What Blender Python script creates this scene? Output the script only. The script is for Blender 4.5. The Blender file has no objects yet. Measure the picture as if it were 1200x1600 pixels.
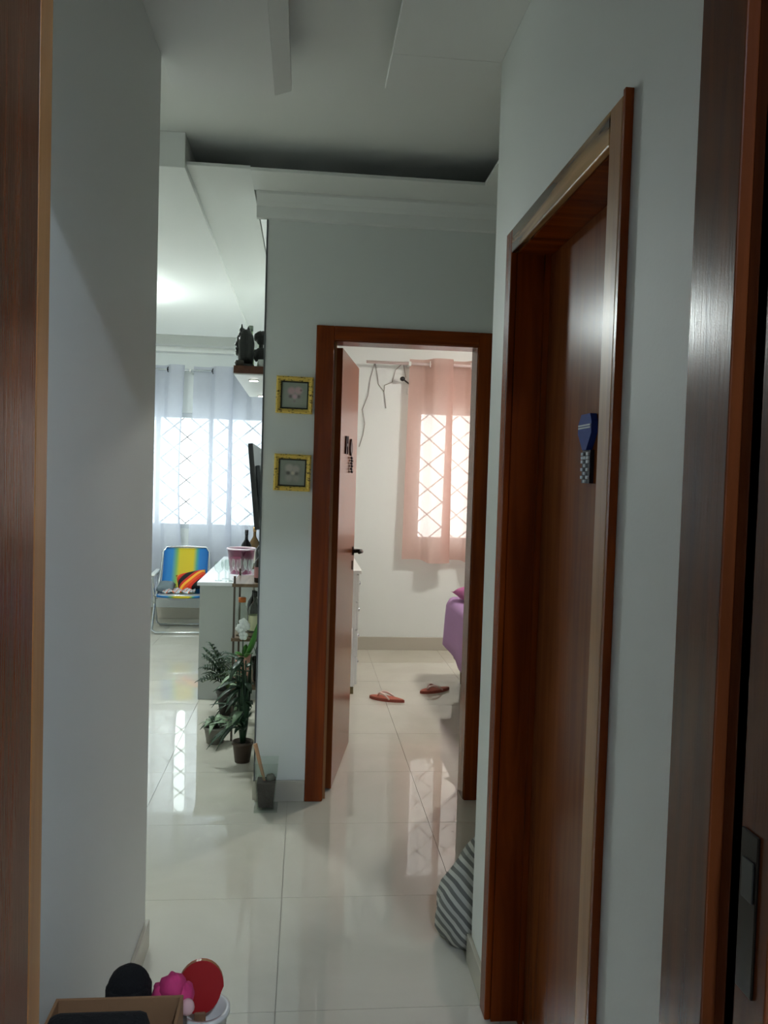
import bpy, bmesh, math, random
from mathutils import Vector, Matrix
random.seed(7)
scene = bpy.context.scene
COL = scene.collection
PI = math.pi

# ------------------------------------------------------------------ camera
F_PX, CAM_H = 1272.0, 1.44
_Y = Vector(((478 - 600) / F_PX, -(747 - 800) / F_PX, -1.0)).normalized()
_X = Vector((1, -0.030, 0)); _X = (_X - _Y * _X.dot(_Y)).normalized()
_Z = _X.cross(_Y)
cam_data = bpy.data.cameras.new('camera')
cam = bpy.data.objects.new('camera', cam_data); COL.objects.link(cam)
cam_data.sensor_fit = 'VERTICAL'; cam_data.sensor_height = 36.0
cam_data.lens = F_PX / 1600.0 * 36.0
cam_data.clip_start = 0.02
M3 = Matrix((_X, _Y, _Z))
cam.matrix_world = Matrix.Translation((0, 0, CAM_H)) @ M3.to_4x4()
scene.camera = cam

# ------------------------------------------------------------------ world, exposure
def lin(c):
    return tuple((v / 12.92 if v <= 0.04045 else ((v + 0.055) / 1.055) ** 2.4) for v in [x / 255.0 for x in c])
world = bpy.data.worlds.new('overcast_sky'); scene.world = world
world.use_nodes = True
wb = world.node_tree.nodes['Background']
wb.inputs['Color'].default_value = (0.90, 0.96, 1.0, 1)
wb.inputs['Strength'].default_value = 1.15
scene.view_settings.view_transform = 'Standard'
scene.view_settings.look = 'None'
scene.view_settings.gamma = 1.0
scene.view_settings.use_curve_mapping = False
scene.view_settings.exposure = 2.0
scene.cycles.transparent_max_bounces = 24

def portal(name, loc, sx, sz):           # guides sky light through a window opening
    l = bpy.data.lights.new(name, 'AREA'); l.shape = 'RECTANGLE'; l.size = sx; l.size_y = sz
    l.cycles.is_portal = True
    o = bpy.data.objects.new(name, l); COL.objects.link(o)
    o.location = loc; o.rotation_euler = (-PI / 2, 0, 0)
    return o
LW = (-2.55, -0.40, 0.90, 2.05, 8.25)    # living window x0 x1 z0 z1 y
BW = (0.92, 2.15, 0.92, 2.06, 6.85)      # bedroom window
for n, w in (('living_window_daylight', LW), ('bedroom_window_daylight', BW)):
    portal(n, ((w[0] + w[1]) / 2, w[4] + 0.2, (w[2] + w[3]) / 2), w[1] - w[0], w[3] - w[2])
LIVING_LAMP, BACK_LAMP, BED_LAMP = 54.0, 66.0, 51.0

# ------------------------------------------------------------------ materials
MATS = {}
def nodes_of(name):
    m = bpy.data.materials.new(name); m.use_nodes = True
    nt = m.node_tree; b = nt.nodes['Principled BSDF']
    return m, nt, b
def mat(name, col, rough=0.5, metal=0.0, bump=0.0, bscale=40.0, var=0.0, vscale=6.0, **kw):
    if name in MATS: return MATS[name]
    m, nt, b = nodes_of(name)
    c = lin(col) + (1,)
    b.inputs['Base Color'].default_value = c
    b.inputs['Roughness'].default_value = rough; b.inputs['Metallic'].default_value = metal
    for k, v in kw.items(): b.inputs[k.replace('_', ' ')].default_value = v
    tc = nt.nodes.new('ShaderNodeTexCoord')
    if var:
        n = nt.nodes.new('ShaderNodeTexNoise'); n.inputs['Scale'].default_value = vscale; n.inputs['Detail'].default_value = 5
        r = nt.nodes.new('ShaderNodeMixRGB')
        r.inputs[1].default_value = tuple(x * (1 - var) for x in c[:3]) + (1,)
        r.inputs[2].default_value = tuple(min(1, x * (1 + var)) for x in c[:3]) + (1,)
        nt.links.new(tc.outputs['Object'], n.inputs['Vector']); nt.links.new(n.outputs['Fac'], r.inputs[0])
        nt.links.new(r.outputs[0], b.inputs['Base Color'])
    if bump:
        n2 = nt.nodes.new('ShaderNodeTexNoise'); n2.inputs['Scale'].default_value = bscale; n2.inputs['Detail'].default_value = 4
        bp = nt.nodes.new('ShaderNodeBump'); bp.inputs['Strength'].default_value = bump; bp.inputs['Distance'].default_value = 0.01
        nt.links.new(tc.outputs['Object'], n2.inputs['Vector']); nt.links.new(n2.outputs['Fac'], bp.inputs['Height'])
        nt.links.new(bp.outputs[0], b.inputs['Normal'])
    MATS[name] = m; return m
def wood(name, c1, c2, rough=0.28, axis='z', coat=0.3, bump=0.05):
    if name in MATS: return MATS[name]
    m, nt, b = nodes_of(name)
    tc = nt.nodes.new('ShaderNodeTexCoord'); mp = nt.nodes.new('ShaderNodeMapping')
    s = {'x': (0.6, 9, 9), 'y': (9, 0.6, 9), 'z': (9, 9, 0.6)}[axis]
    mp.inputs['Scale'].default_value = s
    n = nt.nodes.new('ShaderNodeTexNoise'); n.inputs['Scale'].default_value = 3.0; n.inputs['Detail'].default_value = 7
    n.inputs['Distortion'].default_value = 0.7
    r = nt.nodes.new('ShaderNodeValToRGB')
    r.color_ramp.elements[0].position = 0.33; r.color_ramp.elements[0].color = lin(c1) + (1,)
    r.color_ramp.elements[1].position = 0.68; r.color_ramp.elements[1].color = lin(c2) + (1,)
    n2 = nt.nodes.new('ShaderNodeTexNoise'); n2.inputs['Scale'].default_value = 30; n2.inputs['Detail'].default_value = 3
    bp = nt.nodes.new('ShaderNodeBump'); bp.inputs['Strength'].default_value = bump; bp.inputs['Distance'].default_value = 0.005
    L = nt.links.new
    L(tc.outputs['Object'], mp.inputs['Vector']); L(mp.outputs[0], n.inputs['Vector']); L(mp.outputs[0], n2.inputs['Vector'])
    L(n.outputs['Fac'], r.inputs[0]); L(r.outputs[0], b.inputs['Base Color'])
    L(n2.outputs['Fac'], bp.inputs['Height']); L(bp.outputs[0], b.inputs['Normal'])
    b.inputs['Roughness'].default_value = rough; b.inputs['Specular IOR Level'].default_value = 0.2; b.inputs['Coat Weight'].default_value = coat; b.inputs['Coat Roughness'].default_value = 0.25
    MATS[name] = m; return m
def fabric_sheer(name, col, transp, transl):
    if name in MATS: return MATS[name]
    m = bpy.data.materials.new(name); m.use_nodes = True; nt = m.node_tree; nt.nodes.clear()
    N = nt.nodes.new; L = nt.links.new
    out = N('ShaderNodeOutputMaterial'); d = N('ShaderNodeBsdfDiffuse'); t = N('ShaderNodeBsdfTranslucent'); tr = N('ShaderNodeBsdfTransparent')
    c = lin(col) + (1,)
    tc = N('ShaderNodeTexCoord'); nz = N('ShaderNodeTexNoise'); nz.inputs['Scale'].default_value = 25
    mx = N('ShaderNodeMixRGB'); mx.inputs[1].default_value = tuple(x * 0.94 for x in c[:3]) + (1,); mx.inputs[2].default_value = c
    L(tc.outputs['Object'], nz.inputs['Vector']); L(nz.outputs['Fac'], mx.inputs[0])
    L(mx.outputs[0], d.inputs['Color']); L(mx.outputs[0], t.inputs['Color'])
    tr.inputs['Color'].default_value = tuple(x ** 0.5 for x in c[:3]) + (1,)
    m1 = N('ShaderNodeMixShader'); m1.inputs[0].default_value = transl; L(d.outputs[0], m1.inputs[1]); L(t.outputs[0], m1.inputs[2])
    m2 = N('ShaderNodeMixShader'); m2.inputs[0].default_value = transp; L(m1.outputs[0], m2.inputs[1]); L(tr.outputs[0], m2.inputs[2])
    L(m2.outputs[0], out.inputs['Surface']); MATS[name] = m; return m
def emit(name, col, strength):
    m, nt, b = nodes_of(name)
    b.inputs['Emission Color'].default_value = lin(col) + (1,); b.inputs['Emission Strength'].default_value = strength
    b.inputs['Base Color'].default_value = (0.9, 0.9, 0.9, 1)
    MATS[name] = m; return m
def glass(name, col=(245, 250, 248), rough=0.02, thin=True):
    if name in MATS: return MATS[name]
    m = bpy.data.materials.new(name); m.use_nodes = True; nt = m.node_tree; nt.nodes.clear()
    N = nt.nodes.new; L = nt.links.new
    out = N('ShaderNodeOutputMaterial'); tr = N('ShaderNodeBsdfTransparent'); g = N('ShaderNodeBsdfGlossy'); lw = N('ShaderNodeLayerWeight'); pw = N('ShaderNodeMath'); pw.operation = 'POWER'; pw.inputs[1].default_value = 2.6
    fr = N('ShaderNodeMath'); fr.operation = 'MULTIPLY_ADD'; fr.inputs[1].default_value = 0.75; fr.inputs[2].default_value = 0.07
    L(lw.outputs['Facing'], pw.inputs[0]); L(pw.outputs[0], fr.inputs[0])
    tr.inputs['Color'].default_value = lin(col) + (1,); g.inputs['Roughness'].default_value = rough
    mx = N('ShaderNodeMixShader'); L(fr.outputs[0], mx.inputs[0]); L(tr.outputs[0], mx.inputs[1]); L(g.outputs[0], mx.inputs[2])
    L(mx.outputs[0], out.inputs['Surface']); MATS[name] = m; return m

WALL = mat('wall_paint', (226, 230, 226), 0.55, bump=0.03, bscale=120)
CEIL = mat('plaster_white', (232, 234, 230), 0.7, bump=0.02, bscale=80)
GROUT = mat('grout', (160, 154, 142), 0.8)
BASE = mat('baseboard_tile', (186, 180, 166), 0.2)
WOOD = wood('varnished_wood', (104, 42, 9), (140, 62, 14), 0.26, coat=0.0)
WOODX = wood('varnished_wood_x', (104, 42, 9), (140, 62, 14), 0.26, 'x', coat=0.0)
WOODY = wood('varnished_wood_y', (128, 78, 40), (176, 120, 70), 0.30, 'y')
LEAFW = wood('door_leaf_wood', (112, 58, 27), (134, 74, 36), 0.22, coat=0.0)
NEARW = wood('near_door_wood', (78, 38, 17), (102, 52, 24), 0.24, coat=0.0)
LIPW = wood('pale_wood_edge', (150, 100, 55), (176, 124, 72), 0.4)
DARKM = mat('dark_bronze', (44, 38, 34), 0.35, 0.9)
CHROME = mat('aluminium', (205, 208, 212), 0.25, 1.0)
BLACK = mat('black_plastic', (16, 17, 18), 0.35)
WHITEP = mat('white_lacquer', (228, 228, 224), 0.35)

def tile_material():
    m, nt, b = nodes_of('porcelain_tile')
    tc = nt.nodes.new('ShaderNodeTexCoord'); n = nt.nodes.new('ShaderNodeTexNoise')
    n.inputs['Scale'].default_value = 1.6; n.inputs['Detail'].default_value = 8; n.inputs['Distortion'].default_value = 1.2
    g = nt.nodes.new('ShaderNodeNewGeometry')
    r = nt.nodes.new('ShaderNodeValToRGB')
    r.color_ramp.elements[0].position = 0.35; r.color_ramp.elements[0].color = lin((196, 192, 178)) + (1,)
    r.color_ramp.elements[1].position = 0.65; r.color_ramp.elements[1].color = lin((206, 202, 189)) + (1,)
    nt.links.new(g.outputs['Position'], n.inputs['Vector']); nt.links.new(n.outputs['Fac'], r.inputs[0])
    nt.links.new(r.outputs[0], b.inputs['Base Color'])
    b.inputs['Roughness'].default_value = 0.025; b.inputs['Specular IOR Level'].default_value = 1.0
    return m
TILE = tile_material()

# ------------------------------------------------------------------ mesh helpers
def new_obj(name, me, parent=None, loc=None):
    o = bpy.data.objects.new(name, me); COL.objects.link(o)
    if parent is not None: o.parent = parent
    if loc is not None: o.location = loc
    return o
def finish(name, bm, m, parent=None, smooth=False, loc=None):
    bmesh.ops.recalc_face_normals(bm, faces=bm.faces)
    me = bpy.data.meshes.new(name); bm.to_mesh(me); bm.free()
    if m is not None: me.materials.append(m)
    if smooth: me.shade_smooth()
    return new_obj(name, me, parent, loc)
def add_box(bm, x0, x1, y0, y1, z0, z1, bevel=0.0, mtx=None):
    v = [bm.verts.new((x, y, z)) for x in (x0, x1) for y in (y0, y1) for z in (z0, z1)]
    fs = [(0, 1, 3, 2), (4, 6, 7, 5), (0, 4, 5, 1), (2, 3, 7, 6), (0, 2, 6, 4), (1, 5, 7, 3)]
    faces = [bm.faces.new([v[i] for i in f]) for f in fs]
    if bevel:
        ed = list({e for f in faces for e in f.edges})
        r = bmesh.ops.bevel(bm, geom=ed, offset=bevel, segments=2, affect='EDGES', profile=0.5)
        v = list({vv for f in r['faces'] for vv in f.verts} | {x for x in v if x.is_valid})
    if mtx is not None: bmesh.ops.transform(bm, matrix=mtx, verts=[x for x in v if x.is_valid])
    return bm
def boxes(lst, bevel=0.0):
    bm = bmesh.new()
    for b in lst: add_box(bm, *b, bevel=bevel)
    return bm
def box(name, b, m, parent=None, bevel=0.0):
    return finish(name, boxes([b], bevel), m, parent)
def add_tube(bm, pts, r, seg=8, closed=False, caps=True):
    pts = [Vector(p) for p in pts]; n = len(pts); rings = []
    rad = r if isinstance(r, (list, tuple)) else [r] * n
    prev = None
    for i, p in enumerate(pts):
        a = pts[(i - 1) % n] if (closed or i > 0) else p
        c = pts[(i + 1) % n] if (closed or i < n - 1) else p
        t = (c - a).normalized()
        if prev is None:
            u = t.orthogonal().normalized()
        else:
            u = (prev - t * prev.dot(t)); u = u.normalized() if u.length > 1e-6 else t.orthogonal().normalized()
        prev = u; w = t.cross(u)
        rings.append([bm.verts.new(p + (u * math.cos(2 * PI * k / seg) + w * math.sin(2 * PI * k / seg)) * rad[i]) for k in range(seg)])
    m = n if closed else n - 1
    for i in range(m):
        A, B = rings[i], rings[(i + 1) % n]
        for k in range(seg):
            bm.faces.new((A[k], A[(k + 1) % seg], B[(k + 1) % seg], B[k]))
    if caps and not closed:
        bm.faces.new(rings[0]); bm.faces.new(rings[-1])
    return bm
def tube(name, pts, r, m, parent=None, seg=8, closed=False):
    return finish(name, add_tube(bmesh.new(), pts, r, seg, closed), m, parent, True)
def add_lathe(bm, prof, seg=24, center=(0, 0, 0), cap=True):
    rings = []
    for (r, z) in prof:
        rings.append([bm.verts.new((center[0] + r * math.cos(2 * PI * k / seg), center[1] + r * math.sin(2 * PI * k / seg), center[2] + z)) for k in range(seg)])
    for A, B in zip(rings, rings[1:]):
        for k in range(seg): bm.faces.new((A[k], A[(k + 1) % seg], B[(k + 1) % seg], B[k]))
    if cap:
        bm.faces.new(rings[0]); bm.faces.new(rings[-1])
    return bm
def lathe(name, prof, m, parent=None, seg=24, center=(0, 0, 0), cap=True, smooth=True):
    return finish(name, add_lathe(bmesh.new(), prof, seg, center, cap), m, parent, smooth)
def add_prism(bm, poly, axis, a, b):
    """extrude a 2-D polygon along an axis; poly coords are the other two axes in xyz order"""
    def P(p, t):
        return {'x': (t, p[0], p[1]), 'y': (p[0], t, p[1]), 'z': (p[0], p[1], t)}[axis]
    A = [bm.verts.new(P(p, a)) for p in poly]; B = [bm.verts.new(P(p, b)) for p in poly]
    bm.faces.new(A); bm.faces.new(B[::-1]); n = len(poly)
    for i in range(n): bm.faces.new((A[i], B[i], B[(i + 1) % n], A[(i + 1) % n]))
    return bm
def add_blob(bm, c, r, seg=12, rings=8, noise=0.0, seed=0):
    rnd = random.Random(seed); V = []
    ph = [rnd.uniform(0, 6.28) for _ in range(6)]
    for i in range(1, rings):
        th = PI * i / rings
        row = []
        for k in range(seg):
            f = 2 * PI * k / seg
            s = 1 + noise * (math.sin(3 * f + ph[0]) * math.sin(2 * th + ph[1]) + 0.6 * math.sin(5 * f + ph[2] + 3 * th) + 0.4 * math.sin(7 * th + ph[3] + 2 * f))
            row.append(bm.verts.new((c[0] + r[0] * s * math.sin(th) * math.cos(f), c[1] + r[1] * s * math.sin(th) * math.sin(f), c[2] + r[2] * s * math.cos(th))))
        V.append(row)
    t = bm.verts.new((c[0], c[1], c[2] + r[2])); b = bm.verts.new((c[0], c[1], c[2] - r[2]))
    for k in range(seg):
        bm.faces.new((t, V[0][k], V[0][(k + 1) % seg])); bm.faces.new((b, V[-1][(k + 1) % seg], V[-1][k]))
    for A, B in zip(V, V[1:]):
        for k in range(seg): bm.faces.new((A[k], B[k], B[(k + 1) % seg], A[(k + 1) % seg]))
    return bm
def tag(o, label, cat, group=None, kind=None):
    o['label'] = label; o['category'] = cat
    if group: o['group'] = group
    if kind: o['kind'] = kind
    return o
def thing(name, label, cat, loc=(0, 0, 0), group=None, kind=None):
    o = bpy.data.objects.new(name, None); COL.objects.link(o); o.location = loc
    o.empty_display_size = 0.05
    return tag(o, label, cat, group, kind)
def copy_tree(o, parent=None):
    c = o.copy(); COL.objects.link(c)
    if parent is not None: c.parent = parent
    for ch in list(o.children): copy_tree(ch, c)
    return c
def struct(name, bm, m, label, cat):
    return tag(finish(name, bm, m), label, cat, kind='structure')
def bezier(p0, p1, p2, n=8):
    return [Vector(p0) * (1 - t) ** 2 + Vector(p1) * 2 * t * (1 - t) + Vector(p2) * t * t for t in [i / n for i in range(n + 1)]]

# ------------------------------------------------------------------ the shell
ZT = 2.768                      # top of the walls
YF = 3.60                       # back wall of the hall
D1 = (0.030, 0.812, 2.108)      # bedroom door casing: left, right, top
D2 = (1.352, 2.150, 2.10)       # side door casing: near y, far y, top
RX = 0.53; LX = -0.45; TX = -0.19

floor = struct('floor', boxes([(-3.6, 3.3, -3.2, 8.45, -0.12, -0.006)]), GROUT, 'glossy cream porcelain tile floor running through all the rooms', 'floor')
tb = bmesh.new(); add_box(tb, 0.0008, 0.5992, 0.0008, 0.5992, -0.006, 0.0)
bmesh.ops.recalc_face_normals(tb, faces=tb.faces)
tme = bpy.data.meshes.new('tile'); tb.to_mesh(tme); tb.free(); tme.materials.append(TILE)
for i in range(-5, 6):
    for j in range(-5, 11):
        x, y = -0.045 + 0.6 * i, 2.155 + 0.6 * j
        if x < -3.5 or y > 8.4: continue
        if x > 1.5 and 0.5 < y < 3.5: continue
        new_obj('tile', tme, floor, (x, y, 0))

struct('wall_left', boxes([(-0.57, LX, 1.0, 2.47, 0, ZT)]), WALL, 'off-white painted wall of the corridor opposite the closed brown door', 'wall')
yo0, yo1, zo = D2[0] + 0.045, D2[1] - 0.045, D2[2] - 0.045
struct('wall_right', boxes([(RX, 0.67, 1.0, yo0, 0, ZT), (RX, 0.67, yo1, 2.35, 0, ZT), (RX, 0.67, yo0, yo1, zo, ZT)]), WALL, 'off-white painted corridor wall that holds the closed brown door', 'wall')
xo0, xo1, zo1 = D1[0] + 0.045, D1[1] - 0.045, D1[2] - 0.045
struct('wall_back', boxes([(-0.07, xo0, YF, 3.72, 0, ZT), (xo1, 3.1, YF, 3.72, 0, ZT), (xo0, xo1, YF, 3.72, zo1, ZT)]), WALL, 'off-white hall wall around the open bedroom door', 'wall')
struct('wall_television', boxes([(TX, -0.07, YF, 8.25, 0, ZT)]), WALL, 'off-white wall between living room and bedroom with the television and shelf', 'wall')
def wall_with_window(name, x0, x1, y0, y1, w, label):
    return struct(name, boxes([(x0, w[0], y0, y1, 0, ZT), (w[1], x1, y0, y1, 0, ZT), (w[0], w[1], y0, y1, 0, w[2]), (w[0], w[1], y0, y1, w[3], ZT)]), WALL, label, 'wall')
wall_with_window('wall_living_back', -3.5, -0.07, 8.25, 8.40, LW, 'living room wall behind the sheer white curtains')
wall_with_window('wall_bedroom_back', -0.07, 3.1, 6.85, 7.00, BW, 'white bedroom wall behind the pink curtain')
struct('wall_living_left', boxes([(-3.5, -3.4, 2.35, 8.25, 0, ZT)]), WALL, 'off-white outer side wall of the living room', 'wall')
struct('wall_living_front', boxes([(-3.4, -0.57, 2.35, 2.47, 0, ZT)]), WALL, 'off-white wall closing the living room beside the corridor', 'wall')
struct('wall_hall_front', boxes([(0.67, 1.5, 2.23, 2.35, 0, ZT)]), WALL, 'off-white hall wall round the corner by the striped bag', 'wall')
struct('wall_hall_side', boxes([(1.5, 1.6, 2.23, YF, 0, ZT)]), WALL, 'off-white end wall of the hall beside the bedroom door', 'wall')
struct('wall_bedroom_right', boxes([(3.1, 3.2, YF, 7.0, 0, ZT)]), WALL, 'white bedroom wall at the head of the bed', 'wall')
J0, J1 = -0.340, 0.515          # rough opening of the near doorway
struct('wall_front', boxes([(-1.9, J0, 0.88, 1.0, 0, ZT), (J1, 1.9, 0.88, 1.0, 0, ZT), (J0, J1, 0.88, 1.0, 2.13, ZT)]), WALL, 'off-white wall around the doorway at the corridor mouth', 'wall')
struct('wall_near_left', boxes([(-1.9, -1.8, -3.0, 0.88, 0, ZT)]), WALL, 'off-white side wall of the near room beside the open door', 'wall')
struct('wall_near_right', boxes([(1.8, 1.9, -3.0, 0.88, 0, ZT)]), WALL, 'off-white side wall of the near room', 'wall')
struct('wall_near_back', boxes([(-1.9, 1.9, -3.1, -3.0, 0, ZT)]), WALL, 'off-white back wall of the near room', 'wall')

# ceiling: a slab with dropped plaster panels, open slot and shadow recess between them
ceiling = struct('ceiling', boxes([(-3.6, 3.3, -3.2, 8.45, ZT, 2.86)]), CEIL, 'white plaster ceiling with dropped panels and a recessed cove', 'ceiling')
# thin panels leave a dark hollow above them, open towards the recess
for b in ((LX, -0.128, 1.0, 2.66, 2.65, 2.71), (0.212, RX, 1.0, 2.35, 2.65, 2.664), (0.212, 0.60, 2.35, 2.56, 2.65, 2.664),
          (0.693, 1.5, 2.35, 3.31, 2.65, 2.664), (TX - 0.06, 1.5, 3.31, 3.53, 2.65, 2.664), (-0.50, TX - 0.06, 3.31, 7.15, 2.655, 2.669),
          (-3.4, -0.50, 3.28, 7.15, 2.632, ZT), (-0.07, 3.1, 3.72, 6.85, 2.60, ZT)):
    box('ceiling_panel', b, CEIL, ceiling, 0.002)
finish('panel_bevel', add_prism(bmesh.new(), [(-0.128, 2.650), (-0.078, 2.668), (-0.078, 2.700), (-0.128, 2.700)], 'y', 1.0, 2.66), CEIL, ceiling)
# plaster cornices
struct('trim_1', add_prism(bmesh.new(), [(YF, 2.55), (YF, 2.66), (3.53, 2.66), (3.53, 2.64), (3.55, 2.615), (3.575, 2.60), (3.585, 2.555)], 'x', TX - 0.05, 1.5), CEIL, 'white plaster cornice above the bedroom door', 'cornice')
struct('trim_2', add_prism(bmesh.new(), [(TX, 2.56), (TX, 2.66), (TX - 0.055, 2.66), (TX - 0.05, 2.63), (TX - 0.02, 2.605)], 'y', YF, 8.25), CEIL, 'white plaster cornice along the television wall', 'cornice')
struct('trim_3', boxes([(-3.4, TX - 0.06, 8.13, 8.25, 2.63, ZT), (-3.4, TX - 0.06, 7.99, 8.13, 2.68, ZT)], 0.004), CEIL, 'stepped white plaster cornice above the sheer curtains', 'cornice')
struct('trim_4', boxes([(TX - 0.007, TX - 0.0005, YF - 0.004, YF + 0.012, 0.09, 2.555)]), mat('dark_corner', (92, 96, 96), 0.5), 'thin dark strip on the wall corner by the gold frames', 'corner strip')  # narrow strip in a darker grey down the wall corner
struct('trim_5', boxes([(-3.4, TX - 0.06, 7.15, 7.17, 2.632, ZT)]), CEIL, 'white plaster edge of the living room ceiling panel', 'cornice')

# baseboards
BH = 0.085
def bb(name, b, label): return tag(box(name, b, BASE, None, 0.002), label, 'baseboard', kind='structure')
bb('baseboard_left', (LX, LX + 0.012, 1.02, 2.482, 0, BH), 'beige tile baseboard under the corridor wall by the toy box')
bb('baseboard_right', (RX - 0.012, RX, D2[1] + 0.002, 2.362, 0, BH), 'beige tile baseboard between the closed door and the striped bag')
bb('baseboard_back', (TX, D1[0] - 0.001, YF - 0.012, YF, 0, 0.095), 'beige tile baseboard below the gold framed pictures')
bb('baseboard_bedroom', (-0.07, 3.1, 6.838, 6.85, 0, 0.11), 'beige tile baseboard under the bedroom window')
bb('baseboard_living', (-3.4, TX, 8.238, 8.25, 0, 0.11), 'beige tile baseboard behind the beach chair')
bb('baseboard_television', (TX - 0.012, TX, YF + 0.01, 8.23, 0, 0.09), 'beige tile baseboard along the television wall behind the plants')

# ------------------------------------------------------------------ doors
def lever(parent, loc, rot):
    h = bpy.data.objects.new('handle', None)
    bm = bmesh.new(); add_lathe(bm, [(0.024, 0), (0.024, 0.006), (0.012, 0.008), (0.010, 0.04), (0.010, 0.05)], 16)
    add_tube(bm, [(0, 0, 0.045), (-0.03, 0, 0.05), (-0.07, 0.002, 0.05), (-0.115, 0.0, 0.046)], [0.010, 0.010, 0.009, 0.006], 10)
    o = finish('handle', bm, DARKM, parent, True); o.location = loc; o.rotation_euler = rot
    bpy.data.objects.remove(h)
    return o
# door_1: bedroom door, open inwards
d1 = thing('door_1', 'open reddish-brown wooden door to the bedroom with lever handle', 'door', (0.42, YF, 0), kind='structure')
def part(o, root):            # parent while keeping world coordinates
    o.parent = root; o.matrix_parent_inverse = Matrix.Translation(-Vector(root.location)); return o
cw = 0.078
part(box('casing', (D1[0], D1[0] + cw, YF - 0.014, YF, 0, D1[2]), WOOD, None, 0.003), d1)
part(box('casing', (D1[1] - cw + 0.016, D1[1], YF - 0.014, YF, 0, D1[2]), WOOD, None, 0.003), d1)
part(box('casing', (D1[0] + cw, D1[1] - cw + 0.016, YF - 0.014, YF, D1[2] - 0.062, D1[2]), WOODX, None, 0.003), d1)
part(box('jamb', (xo0, xo0 + 0.035, YF, 3.72, 0, zo1), WOOD), d1)
part(box('jamb', (xo1 - 0.020, xo1, YF, 3.72, 0, zo1), LEAFW), d1)
part(box('jamb', (xo0 + 0.035, xo1 - 0.020, YF, 3.72, zo1 - 0.02, zo1), WOODX), d1)
part(box('door_stop', (xo0 + 0.035, xo0 + 0.047, YF + 0.02, YF + 0.07, 0, zo1 - 0.02), LIPW), d1)
for cz in ((0.0, 0),):
    part(finish('casing', boxes([(xo1 - 0.006, D1[1] + 0.01, 3.72, 3.733, 0, D1[2])]), WOOD), d1)
hx, hy = 0.118, 3.728
ang = math.atan2(4.40 - hy, 0.236 - hx)
leaf = finish('leaf', boxes([(0, 0.675, -0.035, 0.0, 0.006, 2.035)], 0.0015), LEAFW, d1)
leaf.location = Vector((hx, hy, 0)) - Vector(d1.location); leaf.rotation_euler = (0, 0, ang)
lever(leaf, (0.615, -0.035, 1.06), (PI / 2, 0, 0))
def on_leaf(bmf, name, m, smooth=False): return finish(name, bmf, m, leaf, smooth)
bm = bmesh.new(); add_prism(bm, [(0.603 + 0.012 * math.cos(a), 0.985 + 0.024 * math.sin(a)) for a in [2 * PI * k / 16 for k in range(16)]], 'y', -0.039, -0.035)
on_leaf(bm, 'keyhole_plate', DARKM)
on_leaf(boxes([(0.6735, 0.677, -0.03, -0.005, 0.95, 1.13)]), 'lock_plate', DARKM)
for hz in (0.28, 1.05, 1.82):
    part(finish('hinge', add_tube(bmesh.new(), [(hx - 0.008, hy - 0.004, hz - 0.05), (hx - 0.008, hy - 0.004, hz + 0.05)], 0.007, 10), DARKM), d1)
leaf_m = Matrix.Translation((hx, hy, 0)) @ Matrix.Rotation(ang, 4, 'Z')
# two dark hanging ornaments on the open leaf
STK = mat('dark_lacquer', (48, 26, 34), 0.5)
o1 = thing('door_letter', 'dark letter H hanging on the open bedroom door', 'letter')
o1.matrix_world = leaf_m @ Matrix.Translation((0.225, -0.0352, 1.60)) @ Matrix.Diagonal((1.9, 1, 0.85, 1))
finish('stroke', add_prism(bmesh.new(), [(-0.028, -0.045), (-0.014, -0.045), (-0.010, 0.05), (-0.024, 0.055)], 'y', -0.006, 0), STK, o1)
finish('stroke', add_prism(bmesh.new(), [(0.012, -0.045), (0.026, -0.04), (0.022, 0.06), (0.008, 0.055)], 'y', -0.006, 0), STK, o1)
finish('crossbar', add_prism(bmesh.new(), [(-0.016, -0.008), (0.014, 0.004), (0.014, 0.018), (-0.014, 0.006)], 'y', -0.0055, 0), STK, o1)
o2 = thing('beaded_pendant', 'dark leaf-shaped pendant with a bead string on the open bedroom door', 'pendant')
o2.matrix_world = leaf_m @ Matrix.Translation((0.385, -0.0352, 1.605)) @ Matrix.Diagonal((2.1, 1, 0.85, 1))
bm = bmesh.new()
ring = [(0.026 * math.sin(PI * t) * (1 - 0.35 * t), -0.055 + 0.10 * t) for t in [k / 10 for k in range(11)]]
add_prism(bm, ring + [(-x, z) for x, z in ring[-2:0:-1]], 'y', -0.007, 0)
finish('leaf_plate', bm, STK, o2)
for k in range(6):
    bm = bmesh.new(); add_blob(bm, ((0.006 if k % 2 else -0.004), -0.008, -0.066 - 0.0165 * k), (0.009, 0.0078, 0.009), 8, 6); finish('bead', bm, STK, o2, True)

# door_2: closed side door in the right wall
d2 = thing('door_2', 'closed brown wooden door with pale stained casing in the corridor wall', 'door', (RX, 1.75, 0), kind='structure')
part(box('casing', (RX - 0.016, RX, D2[0], D2[0] + 0.058, 0, D2[2]), LIPW, None, 0.003), d2)
part(box('casing', (RX - 0.016, RX, D2[1] - 0.058, D2[1], 0, D2[2]), WOOD, None, 0.003), d2)
part(finish('casing', boxes([(RX - 0.016, RX, D2[0] + 0.058, D2[1] - 0.058, D2[2] - 0.062, D2[2])], 0.003), wood('stained_wood', (66, 40, 20), (214, 166, 106), 0.25, 'y')), d2)
part(box('casing_edge', (RX - 0.0155, RX - 0.001, D2[0] - 0.010, D2[0], 0, D2[2] + 0.008), WOOD), d2)
part(box('jamb', (RX, 0.67, yo0, yo0 + 0.02, 0, zo), WOOD), d2)
part(box('jamb', (RX, 0.67, yo1 - 0.02, yo1, 0, zo), WOOD), d2)
part(box('jamb', (RX, 0.67, yo0 + 0.02, yo1 - 0.02, zo - 0.02, zo), WOODX), d2)
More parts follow.
